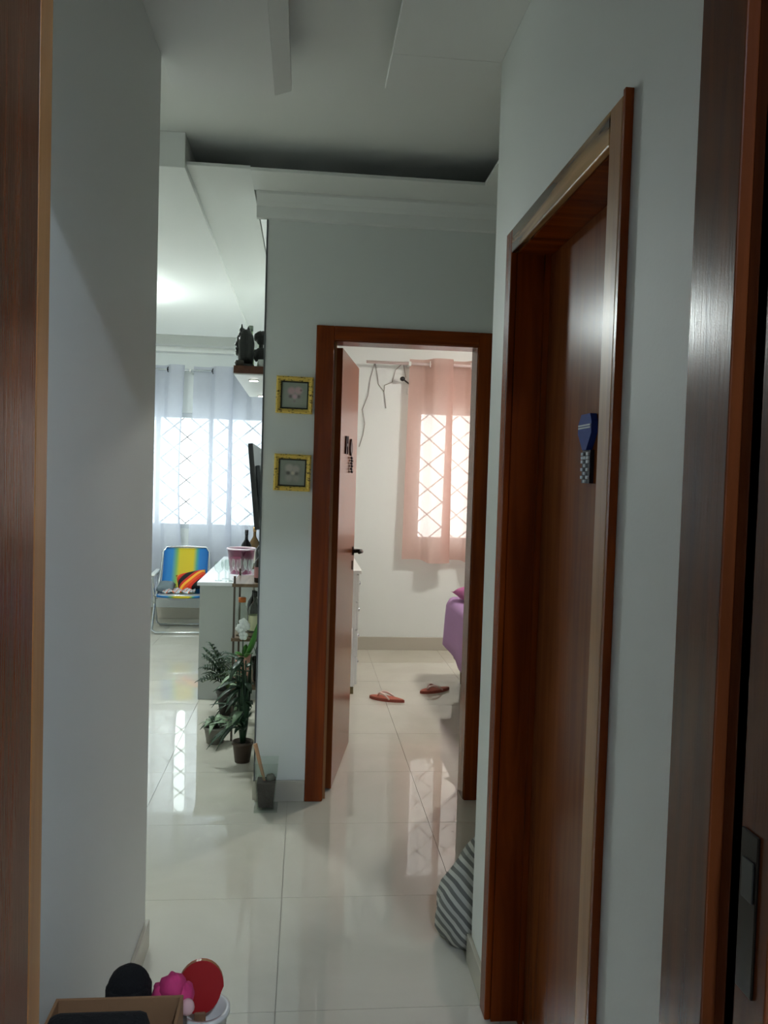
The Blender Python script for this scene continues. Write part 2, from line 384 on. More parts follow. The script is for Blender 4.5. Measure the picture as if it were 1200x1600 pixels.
leaf2 = part(box('leaf', (0.615, 0.65, yo0 + 0.022, yo1 - 0.022, 0.006, zo - 0.022), LEAFW, None, 0.0015), d2)
part(box('door_stop', (0.60, 0.614, yo1 - 0.034, yo1 - 0.02, 0, zo - 0.02), WOOD), d2)

# door_3: the doorway the picture is taken from
d3 = thing('door_3', 'brown wooden doorway at the corridor mouth with its door swung open', 'door', (0.09, 0.94, 0), kind='structure')
part(box('jamb', (0.484, J1, 0.902, 1.012, 0, 2.13), NEARW, None, 0.002), d3)
part(box('jamb', (0.500, J1, 0.80, 0.902, 0, 2.13), NEARW, None, 0.002), d3)
part(box('casing', (0.500, 0.585, 0.86, 0.879, 0, 2.19), NEARW), d3)
part(box('jamb', (J0, -0.309, 0.968, 1.012, 0, 2.13), LIPW, None, 0.002), d3)
part(box('jamb', (-0.309, 0.484, 0.90, 1.012, 2.095, 2.13), WOODX), d3)
part(box('leaf', (-0.3398, -0.3085, 0.13, 0.966, 0.008, 2.085), NEARW, None, 0.002), d3)
sp = part(finish('strike_plate', boxes([(0.4965, 0.4999, 0.822, 0.855, 0.885, 1.065)], 0.001), DARKM), d3)
part(finish('strike_lip', boxes([(0.4945, 0.4964, 0.826, 0.848, 0.99, 1.035)], 0.0008), BLACK), d3)

# ------------------------------------------------------------------ windows with diagonal security grilles
ALU = mat('white_window_frame', (210, 214, 216), 0.4)
GRILL = mat('grille_paint', (96, 96, 98), 0.5)
def window(name, w, label, dw=0.26, dh=0.217, ox=0.0, oz=0.0):
    x0, x1, z0, z1, y = w
    r = thing(name, label, 'window', ((x0 + x1) / 2, y + 0.06, z0), kind='structure')
    t = 0.045
    for b in ((x0, x0 + t, y + 0.05, y + 0.11, z0, z1), (x1 - t, x1, y + 0.05, y + 0.11, z0, z1),
              (x0 + t, x1 - t, y + 0.05, y + 0.11, z0, z0 + t), (x0 + t, x1 - t, y + 0.05, y + 0.11, z1 - t, z1)):
        part(box('frame', b, ALU, None, 0.003), r)
    n = 4 if x1 - x0 > 1.5 else 2
    for k in range(n):
        a = x0 + t + (x1 - x0 - 2 * t) * k / n; b = x0 + t + (x1 - x0 - 2 * t) * (k + 1) / n
        part(box('pane', (a + 0.02, b - 0.02, y + 0.078, y + 0.084, z0 + t, z1 - t), glass('window_glass')), r)
        if k: part(box('mullion', (a - 0.02, a + 0.02, y + 0.055, y + 0.105, z0 + t, z1 - t), ALU), r)
    # diagonal bars, each clipped to the opening
    sl = dh / dw; X0, X1, Z0, Z1 = x0 + 0.01, x1 - 0.01, z0 + 0.01, z1 - 0.01
    for s in (1, -1):
        for k in range(-30, 40):
            c = oz + k * dh
            pts = []
            for x in (X0, X1):
                z = c + s * sl * (x - x0 - ox) + z0
                if Z0 <= z <= Z1: pts.append((x, z))
            for z in (Z0, Z1):
                x = x0 + ox + (z - z0 - c) / (s * sl)
                if X0 < x < X1: pts.append((x, z))
            if len(pts) >= 2:
                pts.sort(); p, q = pts[0], pts[-1]
                if (p[0] - q[0]) ** 2 + (p[1] - q[1]) ** 2 < 0.004: continue
                yy = y + 0.125 + (0.009 if s > 0 else -0.001)
                part(finish('grille_bar', add_tube(bmesh.new(), [(p[0], yy, p[1]), (q[0], yy, q[1])], 0.0055, 6), GRILL), r)
    return r
window('window_1', LW, 'living room window with a diamond grille behind sheer white curtains', ox=0.05, oz=0.05)
window('window_2', BW, 'bedroom window with a diamond grille behind the pink curtain', ox=0.13, oz=0.02)

# ------------------------------------------------------------------ curtains
def curtain(name, label, x0, x1, y, ztop, zbot, folds, amp, m, gm, flare=0.0, seed=1, sag=0.0, nz=26, bottom_wave=0.0, ends=0, overlap=0.85):
    rnd = random.Random(seed)
    root = thing(name, label, 'curtain', ((x0 + x1) / 2, y, zbot))
    nx = folds * 28; bm = bmesh.new(); V = []
    ph = rnd.uniform(0, 6)
    for j in range(nz + 1):
        t = j / nz; row = []
        for i in range(nx + 1):
            u = i / nx
            xx = x0 + (x1 - x0) * u + flare * t * t * (u - 0.5) * 2
            ww = math.sin(2 * PI * folds * u + ends) * amp * (1 - 0.15 * t) + 0.25 * amp * t * math.sin(2 * PI * folds * 0.5 * u + ph + t * 2)
            f_ = 2 * PI * folds * u + ends; pit = (x1 - x0) / folds / (2 * PI)
            xx += -overlap * pit * math.sin(2 * f_) * (1 + 0.7 * math.cos(f_)) * (0.7 + 0.3 * t) + sag * t * math.sin(t * 2.6 + u)
            zz = ztop + (zbot - ztop) * t
            if j == nz: zz += bottom_wave * math.sin(2 * PI * folds * u + 1.0)
            row.append(bm.verts.new((xx - (x0 + x1) / 2, ww, zz - zbot)))
        V.append(row)
    for A, B in zip(V, V[1:]):
        for i in range(nx): bm.faces.new((A[i], A[i + 1], B[i + 1], B[i]))
    cl = finish('cloth', bm, m, root, True)
    # eyelets where the cloth crosses the rod line
    for k in range(2 * folds + 1):
        u = (k - ends / PI) / (2 * folds)
        if not 0.01 < u < 0.99: continue
        x = x0 + (x1 - x0) * u - (x0 + x1) / 2
        c = Vector((x, 0, ztop - 0.045 - zbot)); pts = []
        for q in range(14):
            a = 2 * PI * q / 14
            pts.append(c + Vector((0.006 * math.cos(a) * (1 if k % 2 else -1), 0.024 * math.cos(a), 0.024 * math.sin(a))))
        tube('eyelet', pts, 0.0045, gm, root, 6, True)
    return root
SHEER = fabric_sheer('sheer_white_voile', (226, 228, 238), 0.24, 0.55)
PINK = fabric_sheer('pink_voile', (232, 200, 190), 0.22, 0.58)
EYE_D = mat('eyelet_dark', (40, 42, 46), 0.3, 0.8); EYE_W = mat('eyelet_white', (215, 205, 200), 0.3)
curtain('sheer_curtain', 'sheer white eyelet curtain hanging behind the beach chair, pulled aside at its foot', -2.35, -1.20, 8.05, 2.49, 0.22, 4, 0.060, SHEER, EYE_D, 0.0, 3, -0.10)
curtain('sheer_curtain', 'sheer white eyelet curtain hanging beside the television', -1.06, -0.36, 8.05, 2.49, 0.22, 2, 0.060, SHEER, EYE_D, 0.0, 5, ends=0.6)
rod = thing('curtain_rod', 'metal rod carrying the sheer white curtains', 'curtain rod', (-1.4, 8.05, 2.445))
tube('tube', [(-1.12, 0, 0), (1.16, 0, 0)], 0.0095, CHROME, rod)
for x in (-1.10, 0.262, 1.14):
    box('bracket', (x - 0.008, x + 0.008, -0.012, 0.199, -0.014, 0.012), WHITEP, rod)
curtain('pink_curtain', 'pink eyelet curtain glowing in front of the bedroom window', 0.88, 2.25, 6.72, 2.455, 0.775, 4, 0.060, PINK, EYE_W, 0.0, 8, nz=20, bottom_wave=0.012, ends=0.9)
rod2 = thing('curtain_rod', 'pale pink rod carrying the pink bedroom curtain', 'curtain rod', (1.4, 6.72, 2.41))
tube('tube', [(-0.93, 0, 0), (1.02, 0, 0)], 0.0125, mat('pale_rod', (222, 200, 195), 0.35), rod2)
for x in (-0.570, 0.99):
    box('bracket', (x - 0.010, x + 0.010, -0.016, 0.129, -0.018, 0.016), WHITEP, rod2)

# ------------------------------------------------------------------ lamps the place has
lm = thing('ceiling_lamp', 'round white ceiling lamp glowing in the living room', 'lamp', (-1.32, 5.45, 2.632))
lathe('base', [(0.15, 0), (0.15, -0.02)], WHITEP, lm, 28)
lathe('diffuser', [(0.14, -0.02), (0.145, -0.05), (0.12, -0.09), (0.06, -0.105)], emit('lamp_glow', (236, 246, 244), LIVING_LAMP), lm, 28)
lm2 = thing('ceiling_lamp_offscreen', 'round white ceiling lamp of the near room', 'lamp', (0.42, -0.9, ZT))
lathe('base', [(0.13, 0), (0.13, -0.02)], WHITEP, lm2, 28)
lathe('diffuser_offscreen', [(0.125, -0.02), (0.12, -0.05), (0.07, -0.075)], emit('lamp_glow_near', (215, 232, 255), BACK_LAMP), lm2, 28)

lm3 = thing('ceiling_lamp', 'round white ceiling lamp of the bedroom', 'lamp', (1.75, 5.35, 2.60))
lathe('base', [(0.13, 0), (0.13, -0.02)], WHITEP, lm3, 28)
lathe('diffuser', [(0.125, -0.02), (0.12, -0.05), (0.07, -0.075)], emit('lamp_glow_bedroom', (255, 250, 240), BED_LAMP), lm3, 28)

# ------------------------------------------------------------------ framed pictures on the hall wall
def gold_material():
    m, nt, b = nodes_of('gold_leaf'); L = nt.links.new
    tc = nt.nodes.new('ShaderNodeTexCoord'); mp = nt.nodes.new('ShaderNodeMapping'); mp.inputs['Scale'].default_value = (40, 40, 110); mp.inputs['Rotation'].default_value = (0, 0.7, 0)
    n = nt.nodes.new('ShaderNodeTexNoise'); n.inputs['Scale'].default_value = 1.6; n.inputs['Detail'].default_value = 2
    r = nt.nodes.new('ShaderNodeValToRGB')
    r.color_ramp.elements[0].position = 0.36; r.color_ramp.elements[0].color = lin((110, 78, 20)) + (1,)
    r.color_ramp.elements[1].position = 0.42; r.color_ramp.elements[1].color = lin((240, 206, 100)) + (1,)
    L(tc.outputs['Object'], mp.inputs['Vector']); L(mp.outputs[0], n.inputs['Vector']); L(n.outputs['Fac'], r.inputs[0]); L(r.outputs[0], b.inputs['Base Color'])
    b.inputs['Metallic'].default_value = 0.1; b.inputs['Roughness'].default_value = 0.38
    return m
GOLD = gold_material()
def flower_print(name, petals, bg, pale):
    m, nt, b = nodes_of(name); L = nt.links.new
    tc = nt.nodes.new('ShaderNodeTexCoord'); cur = None
    base = nt.nodes.new('ShaderNodeRGB'); base.outputs[0].default_value = lin(bg) + (1,)
    cur = base.outputs[0]
    for (px, pz, rad, colr, soft) in petals:
        d = nt.nodes.new('ShaderNodeVectorMath'); d.operation = 'DISTANCE'; d.inputs[1].default_value = (px, 0, pz)
        mr = nt.nodes.new('ShaderNodeMapRange'); mr.inputs['From Min'].default_value = rad * (1 + soft); mr.inputs['From Max'].default_value = rad * (1 - soft)
        mx = nt.nodes.new('ShaderNodeMixRGB'); mx.inputs[2].default_value = lin(colr) + (1,)
        L(tc.outputs['Object'], d.inputs[0]); L(d.outputs['Value'], mr.inputs['Value']); L(mr.outputs[0], mx.inputs[0]); L(cur, mx.inputs[1]); cur = mx.outputs[0]
    L(cur, b.inputs['Base Color']); b.inputs['Roughness'].default_value = 0.5
    return m
def picture(cx, cz, label, pm, tilt):
    r = thing('framed_picture', label, 'picture', (cx, YF - 0.0005, cz), 'gold framed flower pictures'); r.rotation_euler = (0, tilt, 0)
    a, w = 0.080, 0.020; i = a - w
    for q in range(4):
        bm = bmesh.new()
        prof = [(0.0, 0.0), (0.0, -0.018), (0.35, -0.024), (0.8, -0.018), (1.0, -0.010), (1.0, 0.0)]
        A, B = [], []
        for (t, y) in prof:
            d = a - w * t
            A.append(bm.verts.new((-d, y, d))); B.append(bm.verts.new((d, y, d)))
        n = len(prof)
        for k in range(n): bm.faces.new((A[k], A[(k + 1) % n], B[(k + 1) % n], B[k]))
        bm.faces.new(A); bm.faces.new(B)
        bmesh.ops.rotate(bm, verts=bm.verts, cent=(0, 0, 0), matrix=Matrix.Rotation(q * PI / 2, 3, 'Y'))
        finish('moulding', bm, GOLD, r)
    lz = mat('frame_liner', (38, 42, 24), 0.5)
    for b in ((-i, i, -0.009, -0.004, i - 0.006, i), (-i, i, -0.009, -0.004, -i, -i + 0.006), (-i, -i + 0.006, -0.009, -0.004, -i + 0.006, i - 0.006), (i - 0.006, i, -0.009, -0.004, -i + 0.006, i - 0.006)):
        box('liner', b, lz, r)
    box('print', (-i + 0.006, i - 0.006, -0.006, -0.003, -i + 0.006, i - 0.006), pm, r)
    box('backing', (-i, i, -0.003, 0, -i, i), lz, r)
    return r
P1 = flower_print('flower_print_pink', [(0, 0.0, 0.042, (168, 170, 160), .35), (-0.014, 0.018, 0.017, (208, 176, 180), .3), (0.016, 0.020, 0.017, (212, 180, 184), .3), (0.027, 0.022, 0.006, (70, 50, 50), .5), (-0.018, -0.006, 0.008, (110, 84, 96), .5), (0.018, -0.006, 0.008, (120, 90, 104), .5), (0.001, -0.006, 0.012, (216, 184, 194), .3), (0.0, -0.026, 0.006, (150, 120, 130), .6)], (158, 168, 152), 0)
P2 = flower_print('flower_print_white', [(0, 0.0, 0.045, (150, 152, 142), .3), (-0.014, 0.020, 0.018, (196, 190, 182), .3), (0.014, 0.016, 0.017, (192, 186, 178), .3), (-0.014, -0.024, 0.016, (178, 174, 166), .4), (0.018, -0.026, 0.016, (174, 170, 160), .4), (-0.018, -0.002, 0.009, (70, 66, 66), .5), (0.018, -0.003, 0.008, (96, 90, 86), .6), (0.002, -0.002, 0.010, (214, 206, 190), .3)], (154, 162, 148), 0)
picture(-0.0585, 1.800, 'small square gold frame with a pink flower print, the upper one of two', P1, 0.012)
picture(-0.0600, 1.462, 'small square gold frame with a pale grey-white flower print, the lower one of two', P2, 0.018)

# ------------------------------------------------------------------ ornament on the closed door
BLUE = mat('blue_lacquer', (22, 56, 138), 0.75); WST = mat('white_stripe', (205, 215, 222), 0.8); NAVY = mat('navy_ribbon', (16, 22, 44), 0.6)
orn = thing('hanging_ornament', 'blue pennant ornament with white stripe and chequered tail on the closed door', 'ornament', (0.6148, 1.727, 1.525))
finish('pennant', add_prism(bmesh.new(), [(-0.030, 0.072), (0.026, 0.072), (0.044, 0.050), (0.044, 0.030), (0.012, -0.006), (-0.012, -0.006), (-0.040, 0.03), (-0.040, 0.055)], 'x', -0.014, 0), BLUE, orn)
finish('stripe', boxes([(-0.0155, -0.014, -0.036, 0.040, 0.046, 0.0495), (-0.0155, -0.014, -0.036, 0.040, 0.0405, 0.044)]), WST, orn)
tl = finish('tail', boxes([(-0.009, 0, -0.026, 0.024, -0.078, -0.006)]), NAVY, orn)
for k in range(8):
    for s in range(3):
        if (k + s) % 2 == 0 or (k == 1):
            y = -0.022 + 0.0165 * s; z = -0.0145 - 0.0085 * k
            finish('check', boxes([(-0.0125, -0.009, y, y + 0.0125, z - 0.003, z + 0.0035)]), WST, tl)

# ------------------------------------------------------------------ living room: cabinet and what stands on it
rack = thing('sideboard', 'long pale grey sideboard against the television wall', 'sideboard', (-0.43, 6.1, 0))
GREYL = mat('grey_laminate', (176, 180, 176), 0.35, var=0.03)
def local(o, root): return part(o, root)
local(box('side_panel', (-0.655, TX - 0.015, 5.26, 5.285, 0.0, 0.735), GREYL, None, 0.002), rack)
local(box('side_panel', (-0.655, TX - 0.015, 6.915, 6.94, 0.0, 0.735), GREYL, None, 0.002), rack)
local(box('top', (-0.672, TX - 0.012, 5.25, 6.95, 0.735, 0.758), mat('white_top', (226, 230, 234), 0.25), None, 0.002), rack)
local(box('body', (-0.635, TX - 0.015, 5.285, 6.915, 0.05, 0.735), GREYL), rack)
for k in range(3):
    dd = local(box('door', (-0.655, -0.636, 5.29 + 0.542 * k, 5.29 + 0.542 * k + 0.537, 0.06, 0.73), GREYL, None, 0.002), rack)
    hb = box('handle', (-0.672, -0.655, 5.29 + 0.542 * k + 0.47, 5.29 + 0.542 * k + 0.482, 0.35, 0.50), CHROME); hb.parent = dd
    # dd has its own inverse; keep world coordinates
tv = thing('television', 'black flat television tilted out from the wall above the sideboard', 'television', (-0.325, 5.9, 1.375))
tv.rotation_euler = (0, -0.10, 0)
box('screen_panel', (-0.030, 0.002, -0.5, 0.5, -0.285, 0.285), BLACK, tv, 0.004)
box('screen', (-0.032, -0.0302, -0.488, 0.488, -0.268, 0.273), mat('screen_glass', (8, 9, 11), 0.1), tv)
box('back_cover', (0.002, 0.028, -0.36, 0.36, -0.22, 0.14), mat('dark_grey_plastic', (44, 47, 50), 0.5), tv, 0.004)
box('wall_bracket', (0.028, 0.125, -0.10, 0.10, -0.08, 0.06), DARKM, tv)

sh = thing('wall_shelf', 'brown floating shelf with white underside and two small spotlights', 'shelf', (-0.27, 4.44, 1.918))
box('board', (-0.082, 0.079, -0.54, 0.54, 0.006, 0.042), wood('shelf_wood', (84, 52, 38), (104, 66, 48), 0.45, 'y'), sh, 0.002)
box('underside', (-0.080, 0.078, -0.535, 0.535, 0.0, 0.006), WHITEP, sh)
LED = emit('spot_glow', (255, 250, 240), 9.0)
for yy in (-0.33, 0.44):
    s = lathe('spotlight', [(0.026, -0.004), (0.026, 0.0)], WHITEP, sh, 20, (0.0, yy, 0)); lathe('lens', [(0.020, -0.0055), (0.020, -0.0041)], LED, s, 20, (0.0, yy, 0))
ZS = 1.960
CARV = mat('carved_black', (20, 24, 20), 0.45, bump=0.4, bscale=60)
fig = thing('carved_figure', 'tall black carved figure with a ragged crest on the wall shelf', 'figurine', (-0.304, 4.005, ZS))
lathe('plinth', [(0.044, 0), (0.044, 0.012), (0.038, 0.02)], CARV, fig, 16)
lathe('body', [(0.034, 0.02), (0.038, 0.05), (0.038, 0.09), (0.040, 0.12), (0.034, 0.155), (0.024, 0.178), (0.012, 0.186)], CARV, fig, 14)
bm = bmesh.new()
for k in range(11):
    z = 0.070 + 0.0115 * k
    rr = 0.038 if z < 0.125 else 0.038 - (z - 0.125) * 0.30
    add_blob(bm, (-rr + 0.002 - 0.004 * (k % 3 == 1), 0.004 * math.sin(k * 2.1), z), (0.014 - 0.002 * (k % 2), 0.013, 0.011), 8, 6, 0.12, k)
finish('crest', bm, CARV, fig)
for x, zz in ((-0.022, 0.212), (0.010, 0.202)):
    lathe('horn', [(0.012, 0.16), (0.009, 0.185), (0.002, zz)], CARV, fig, 8, (x, 0, 0))
bust = thing('carved_bust', 'black carved bust with a bushy round head on the wall shelf', 'figurine', (-0.236, 4.062, ZS))
lathe('plinth', [(0.030, 0), (0.030, 0.010), (0.02, 0.014), (0.012, 0.06)], CARV, bust, 14)
bm = bmesh.new(); add_blob(bm, (0, 0, 0.078), (0.034, 0.024, 0.036), 14, 10, 0.04, 2); finish('torso', bm, CARV, bust, True)
for s in (-1, 1):
    tube('arm', bezier((s * 0.024, 0, 0.10), (s * 0.042, 0, 0.07), (s * 0.018, -0.01, 0.045)), 0.007, CARV, bust)
bm = bmesh.new(); add_tube(bm, [(0, 0, 0.10), (0, 0, 0.135)], 0.011, 10); finish('neck', bm, CARV, bust, True)
bm = bmesh.new(); add_blob(bm, (0, 0, 0.148), (0.024, 0.024, 0.026), 14, 10); finish('face', bm, CARV, bust, True)
bm = bmesh.new(); add_blob(bm, (0, 0.006, 0.163), (0.034, 0.030, 0.030), 18, 12, 0.09, 5); finish('hair', bm, CARV, bust, True)
GL = glass('clear_glass'); 
def bottle(name, label, x, y, z, h, r, m, capm, group=None, lab=None, nr=0.3):
    b = thing(name, label, 'bottle', (x, y, z), group)
    lathe('body', [(r * 0.94, 0), (r, 0.006), (r, h * 0.58), (r * 0.9, h * 0.65), (r * nr * 1.2, h * 0.76), (r * nr, h * 0.80), (r * nr, h * 0.93)], m, b, 18)
    lathe('cap', [(r * nr * 1.12, h * 0.88), (r * nr * 1.12, h)], capm, b, 14)
    if lab: lathe('label', [(r * 1.015, h * 0.15), (r * 1.015, h * 0.48)], lab, b, 18, cap=False)
    return b
bottle('glass_bottle', 'slim green-tinted glass bottle behind the carved figures', -0.290, 4.115, ZS, 0.225, 0.020, glass('green_tint_glass', (196, 214, 176)), mat('grey_cap', (140, 158, 140), 0.5), nr=0.5)
bw = thing('bowl', 'small dark bowl at the end of the wall shelf', 'bowl', (-0.328, 3.926, ZS))
lathe('dish', [(0.012, 0), (0.018, 0.004), (0.022, 0.016), (0.020, 0.026), (0.017, 0.026), (0.017, 0.014), (0.010, 0.008)], mat('dark_clay', (62, 56, 48), 0.5), bw, 20)
wc = thing('cup', 'small white speckled cup between the shelf figures', 'cup', (-0.222, 3.932, ZS))
lathe('wall', [(0.012, 0), (0.017, 0.004), (0.019, 0.034), (0.016, 0.034), (0.014, 0.006)], mat('white_speckle', (206, 208, 204), 0.5, var=0.2, vscale=120), wc, 20)

ZR = 0.7585
PINKG = glass('pink_acrylic', (222, 176, 196), 0.1)
bk = thing('ice_bucket', 'pink translucent ice bucket on the sideboard', 'bucket', (-0.437, 5.75, ZR))
lathe('wall', [(0.072, 0), (0.076, 0.004), (0.097, 0.175), (0.092, 0.175), (0.072, 0.010)], PINKG, bk, 28)
tube('rim', [(0.096 * math.cos(2 * PI * k / 28), 0.096 * math.sin(2 * PI * k / 28), 0.176) for k in range(28)], 0.006, mat('pale_rim', (232, 214, 222), 0.3), bk, 8, True)
WINE = mat('dark_bottle_glass', (14, 14, 18), 0.12)
wine = bottle('wine_bottle', 'black wine bottle standing behind the pink ice bucket on the sideboard', -0.415, 5.93, ZR, 0.295, 0.038, WINE, mat('black_foil', (18, 18, 22), 0.4), lab=mat('dark_label', (60, 50, 70), 0.6))
bottle('wine_bottle', 'dark wine bottle with golden neck foil on the sideboard', -0.365, 6.06, ZR, 0.31, 0.038, mat('brown_glass', (90, 70, 44), 0.12), mat('gold_foil', (176, 140, 92), 0.35, 0.6), lab=mat('cream_label', (214, 206, 190), 0.6))
def goblet(x, y, h, r, k):
    g = thing('drinking_glass', 'clear stemmed drinking glass in the cluster at the sideboard end', 'glass', (x, y, ZR), 'drinking glasses on the sideboard')
    lathe('foot', [(r * 0.8, 0), (r * 0.8, 0.003), (0.006, 0.007)], GL, g, 20)
    lathe('stem', [(0.005, 0.007), (0.005, h * 0.42)], GL, g, 10)
    lathe('bowl', [(0.008, h * 0.42), (r * 0.8, h * 0.55), (r, h * 0.75), (r * 0.88, h)], GL, g, 20, cap=False)
    return g
for k, (x, y, h, r) in enumerate([(-0.545, 5.33, 0.125, 0.030), (-0.475, 5.31, 0.14, 0.034), (-0.40, 5.31, 0.14, 0.034), (-0.51, 5.42, 0.13, 0.031), (-0.44, 5.43, 0.135, 0.033), (-0.325, 5.33, 0.14, 0.034), (-0.365, 5.45, 0.135, 0.033), (-0.255, 5.36, 0.13, 0.032)]): goblet(x, y, h, r, k)
rm = thing('remote_stand', 'small white angled stand on the sideboard below the television', 'stand', (-0.255, 5.95, ZR))
finish('plate', add_prism(bmesh.new(), [(-0.05, 0.0), (0.05, 0.0), (0.055, 0.22), (0.035, 0.24), (-0.03, 0.14)], 'y', -0.012, 0.012), WHITEP, rm)
box('foot', (-0.05, 0.05, -0.05, 0.05, 0, 0.012), WHITEP, rm)

# ------------------------------------------------------------------ beach chair with its cushions
def webbing():
    m, nt, b = nodes_of('striped_webbing'); L = nt.links.new
    tc = nt.nodes.new('ShaderNodeTexCoord'); sx = nt.nodes.new('ShaderNodeSeparateXYZ'); r = nt.nodes.new('ShaderNodeValToRGB')
    mr = nt.nodes.new('ShaderNodeMapRange'); mr.inputs['From Min'].default_value = -0.21; mr.inputs['From Max'].default_value = 0.21
    cr = r.color_ramp; cols = [(0.0, (22, 104, 178)), (0.20, (30, 124, 190)), (0.30, (120, 170, 90)), (0.36, (206, 186, 34)), (0.66, (214, 190, 30)), (0.74, (70, 160, 140)), (0.80, (28, 120, 192)), (1.0, (20, 98, 170))]
    while len(cr.elements) < len(cols): cr.elements.new(0.5)
    for e, (p, c) in zip(cr.elements, cols): e.position = p; e.color = lin(c) + (1,)
    L(tc.outputs['Object'], sx.inputs[0]); L(sx.outputs['X'], mr.inputs['Value']); L(mr.outputs[0], r.inputs[0]); L(r.outputs[0], b.inputs['Base Color'])
    b.inputs['Roughness'].default_value = 0.7
    return m
WEB = webbing()
ch = thing('beach_chair', 'folding aluminium beach chair with blue and yellow striped webbing', 'chair', (-1.10, 7.62, 0))
ch.rotation_euler = (0, 0, 0.06)
hw = 0.235
def U(pts): return pts
tube('back_frame', [(-hw, -0.02, 0.30), (-hw + 0.01, 0.16, 0.50), (-hw + 0.02, 0.29, 0.70), (-hw + 0.05, 0.31, 0.745), (0, 0.315, 0.752), (hw - 0.05, 0.31, 0.745), (hw - 0.02, 0.29, 0.70), (hw - 0.01, 0.16, 0.50), (hw, -0.02, 0.30)], 0.011, CHROME, ch, 8)
tube('seat_frame', [(-hw, 0.10, 0.31), (-hw, -0.16, 0.345), (-hw + 0.03, -0.19, 0.35), (hw - 0.03, -0.19, 0.35), (hw, -0.16, 0.345), (hw, 0.10, 0.31)], 0.011, CHROME, ch, 8)
tube('leg', [(-hw - 0.02, 0.24, 0.52), (-hw - 0.02, 0.06, 0.30), (-hw - 0.02, -0.17, 0.035), (-hw + 0.01, -0.19, 0.012), (hw - 0.01, -0.19, 0.012), (hw + 0.02, -0.17, 0.035), (hw + 0.02, 0.06, 0.30), (hw + 0.02, 0.24, 0.52)], 0.011, CHROME, ch, 8)
tube('leg', [(-hw - 0.02, -0.18, 0.515), (-hw - 0.02, 0.0, 0.26), (-hw - 0.02, 0.22, 0.035), (-hw + 0.01, 0.24, 0.012), (hw - 0.01, 0.24, 0.012), (hw + 0.02, 0.22, 0.035), (hw + 0.02, 0.0, 0.26), (hw + 0.02, -0.18, 0.515)], 0.011, CHROME, ch, 8)
for s in (-1, 1):
    bm = bmesh.new(); add_box(bm, s * (hw + 0.02) - 0.022, s * (hw + 0.02) + 0.022, -0.20, 0.26, 0.522, 0.540, 0.006); finish('armrest', bm, WHITEP, ch)
def sheet(name, rows, m, parent, th=0.006):
    bm = bmesh.new(); V = [[bm.verts.new(p) for p in r] for r in rows]
    for A, B in zip(V, V[1:]):
        for i in range(len(A) - 1): bm.faces.new((A[i], A[i + 1], B[i + 1], B[i]))
    o = finish(name, bm, m, parent, True); md = o.modifiers.new('thick', 'SOLIDIFY'); md.thickness = th; return o
sheet('back_webbing', [[(-0.205 + 0.41 * i / 8, y + 0.012 * math.sin(PI * i / 8), z) for i in range(9)] for (y, z) in ((0.02, 0.34), (0.10, 0.43), (0.165, 0.52), (0.23, 0.62), (0.29, 0.715), (0.305, 0.735))], WEB, ch)
sheet('seat_webbing', [[(-0.215 + 0.43 * i / 8, y, z - 0.012 * math.sin(PI * i / 8)) for i in range(9)] for (y, z) in ((0.04, 0.330), (-0.05, 0.345), (-0.14, 0.358), (-0.19, 0.363), (-0.203, 0.352), (-0.198, 0.335))], WEB, ch)
def stripes(name, cols, rot, scale, dist=1.6):
    m, nt, b = nodes_of(name); L = nt.links.new
    tc = nt.nodes.new('ShaderNodeTexCoord'); mp = nt.nodes.new('ShaderNodeMapping'); mp.inputs['Rotation'].default_value = rot; mp.inputs['Scale'].default_value = (scale,) * 3
    w = nt.nodes.new('ShaderNodeTexWave'); w.wave_type = 'BANDS'; w.wave_profile = 'SAW'; w.inputs['Scale'].default_value = 1.0; w.inputs['Distortion'].default_value = dist; w.inputs['Detail'].default_value = 1; w.inputs['Detail Scale'].default_value = 0.6
    r = nt.nodes.new('ShaderNodeValToRGB'); cr = r.color_ramp; cr.interpolation = 'CONSTANT'
    while len(cr.elements) < len(cols): cr.elements.new(0.5)
    for i, (e, c) in enumerate(zip(cr.elements, cols)): e.position = i / len(cols); e.color = lin(c) + (1,)
    L(tc.outputs['Object'], mp.inputs['Vector']); L(mp.outputs[0], w.inputs['Vector']); L(w.outputs['Fac'], r.inputs[0]); L(r.outputs[0], b.inputs['Base Color'])
    b.inputs['Roughness'].default_value = 0.85
    return m
def cushion(name, label, loc, rot, sx, sy, th, m):
    bm = bmesh.new(); n = 14; T, B = [], []
    for side, V in ((1, T), (-1, B)):
        for i in range(n + 1):
            row = []
            for j in range(n + 1):
                u, v = i / n * 2 - 1, j / n * 2 - 1
                h = th * ((1 - u ** 4) * (1 - v ** 4)) ** 0.55
                pin = 1 - 0.07 * (1 - abs(u * v)) * (u * u + v * v) / 2
                row.append(bm.verts.new((u * sx * pin, v * sy * pin, side * h)))
            V.append(row)
    for V in (T, B):
        for i in range(n):
            for j in range(n): bm.faces.new((V[i][j], V[i + 1][j], V[i + 1][j + 1], V[i][j + 1]))
    bmesh.ops.remove_doubles(bm, verts=bm.verts, dist=1e-5)
    o = finish(name, bm, m, None, True); o.location = loc; o.rotation_euler = rot
    return tag(o, label, 'cushion')
cushion('cushion', 'orange, black and yellow patterned cushion lying in the beach chair', (-1.025, 7.645, 0.458), (0.75, -0.22, 0.12), 0.135, 0.105, 0.042, stripes('cushion_stripes', [(236, 170, 50), (226, 84, 28), (214, 46, 26), (16, 16, 16), (20, 18, 18), (200, 40, 26)], (0.3, 0.2, 0.9), 2.2, 2.5))
cushion('cushion', 'grey-blue rolled cushion lying in the beach chair by its armrest', (-1.250, 7.588, 0.402), (0.22, 0.05, 0.0), 0.076, 0.085, 0.048, mat('grey_blue_cloth', (112, 126, 132), 0.9, bump=0.2))
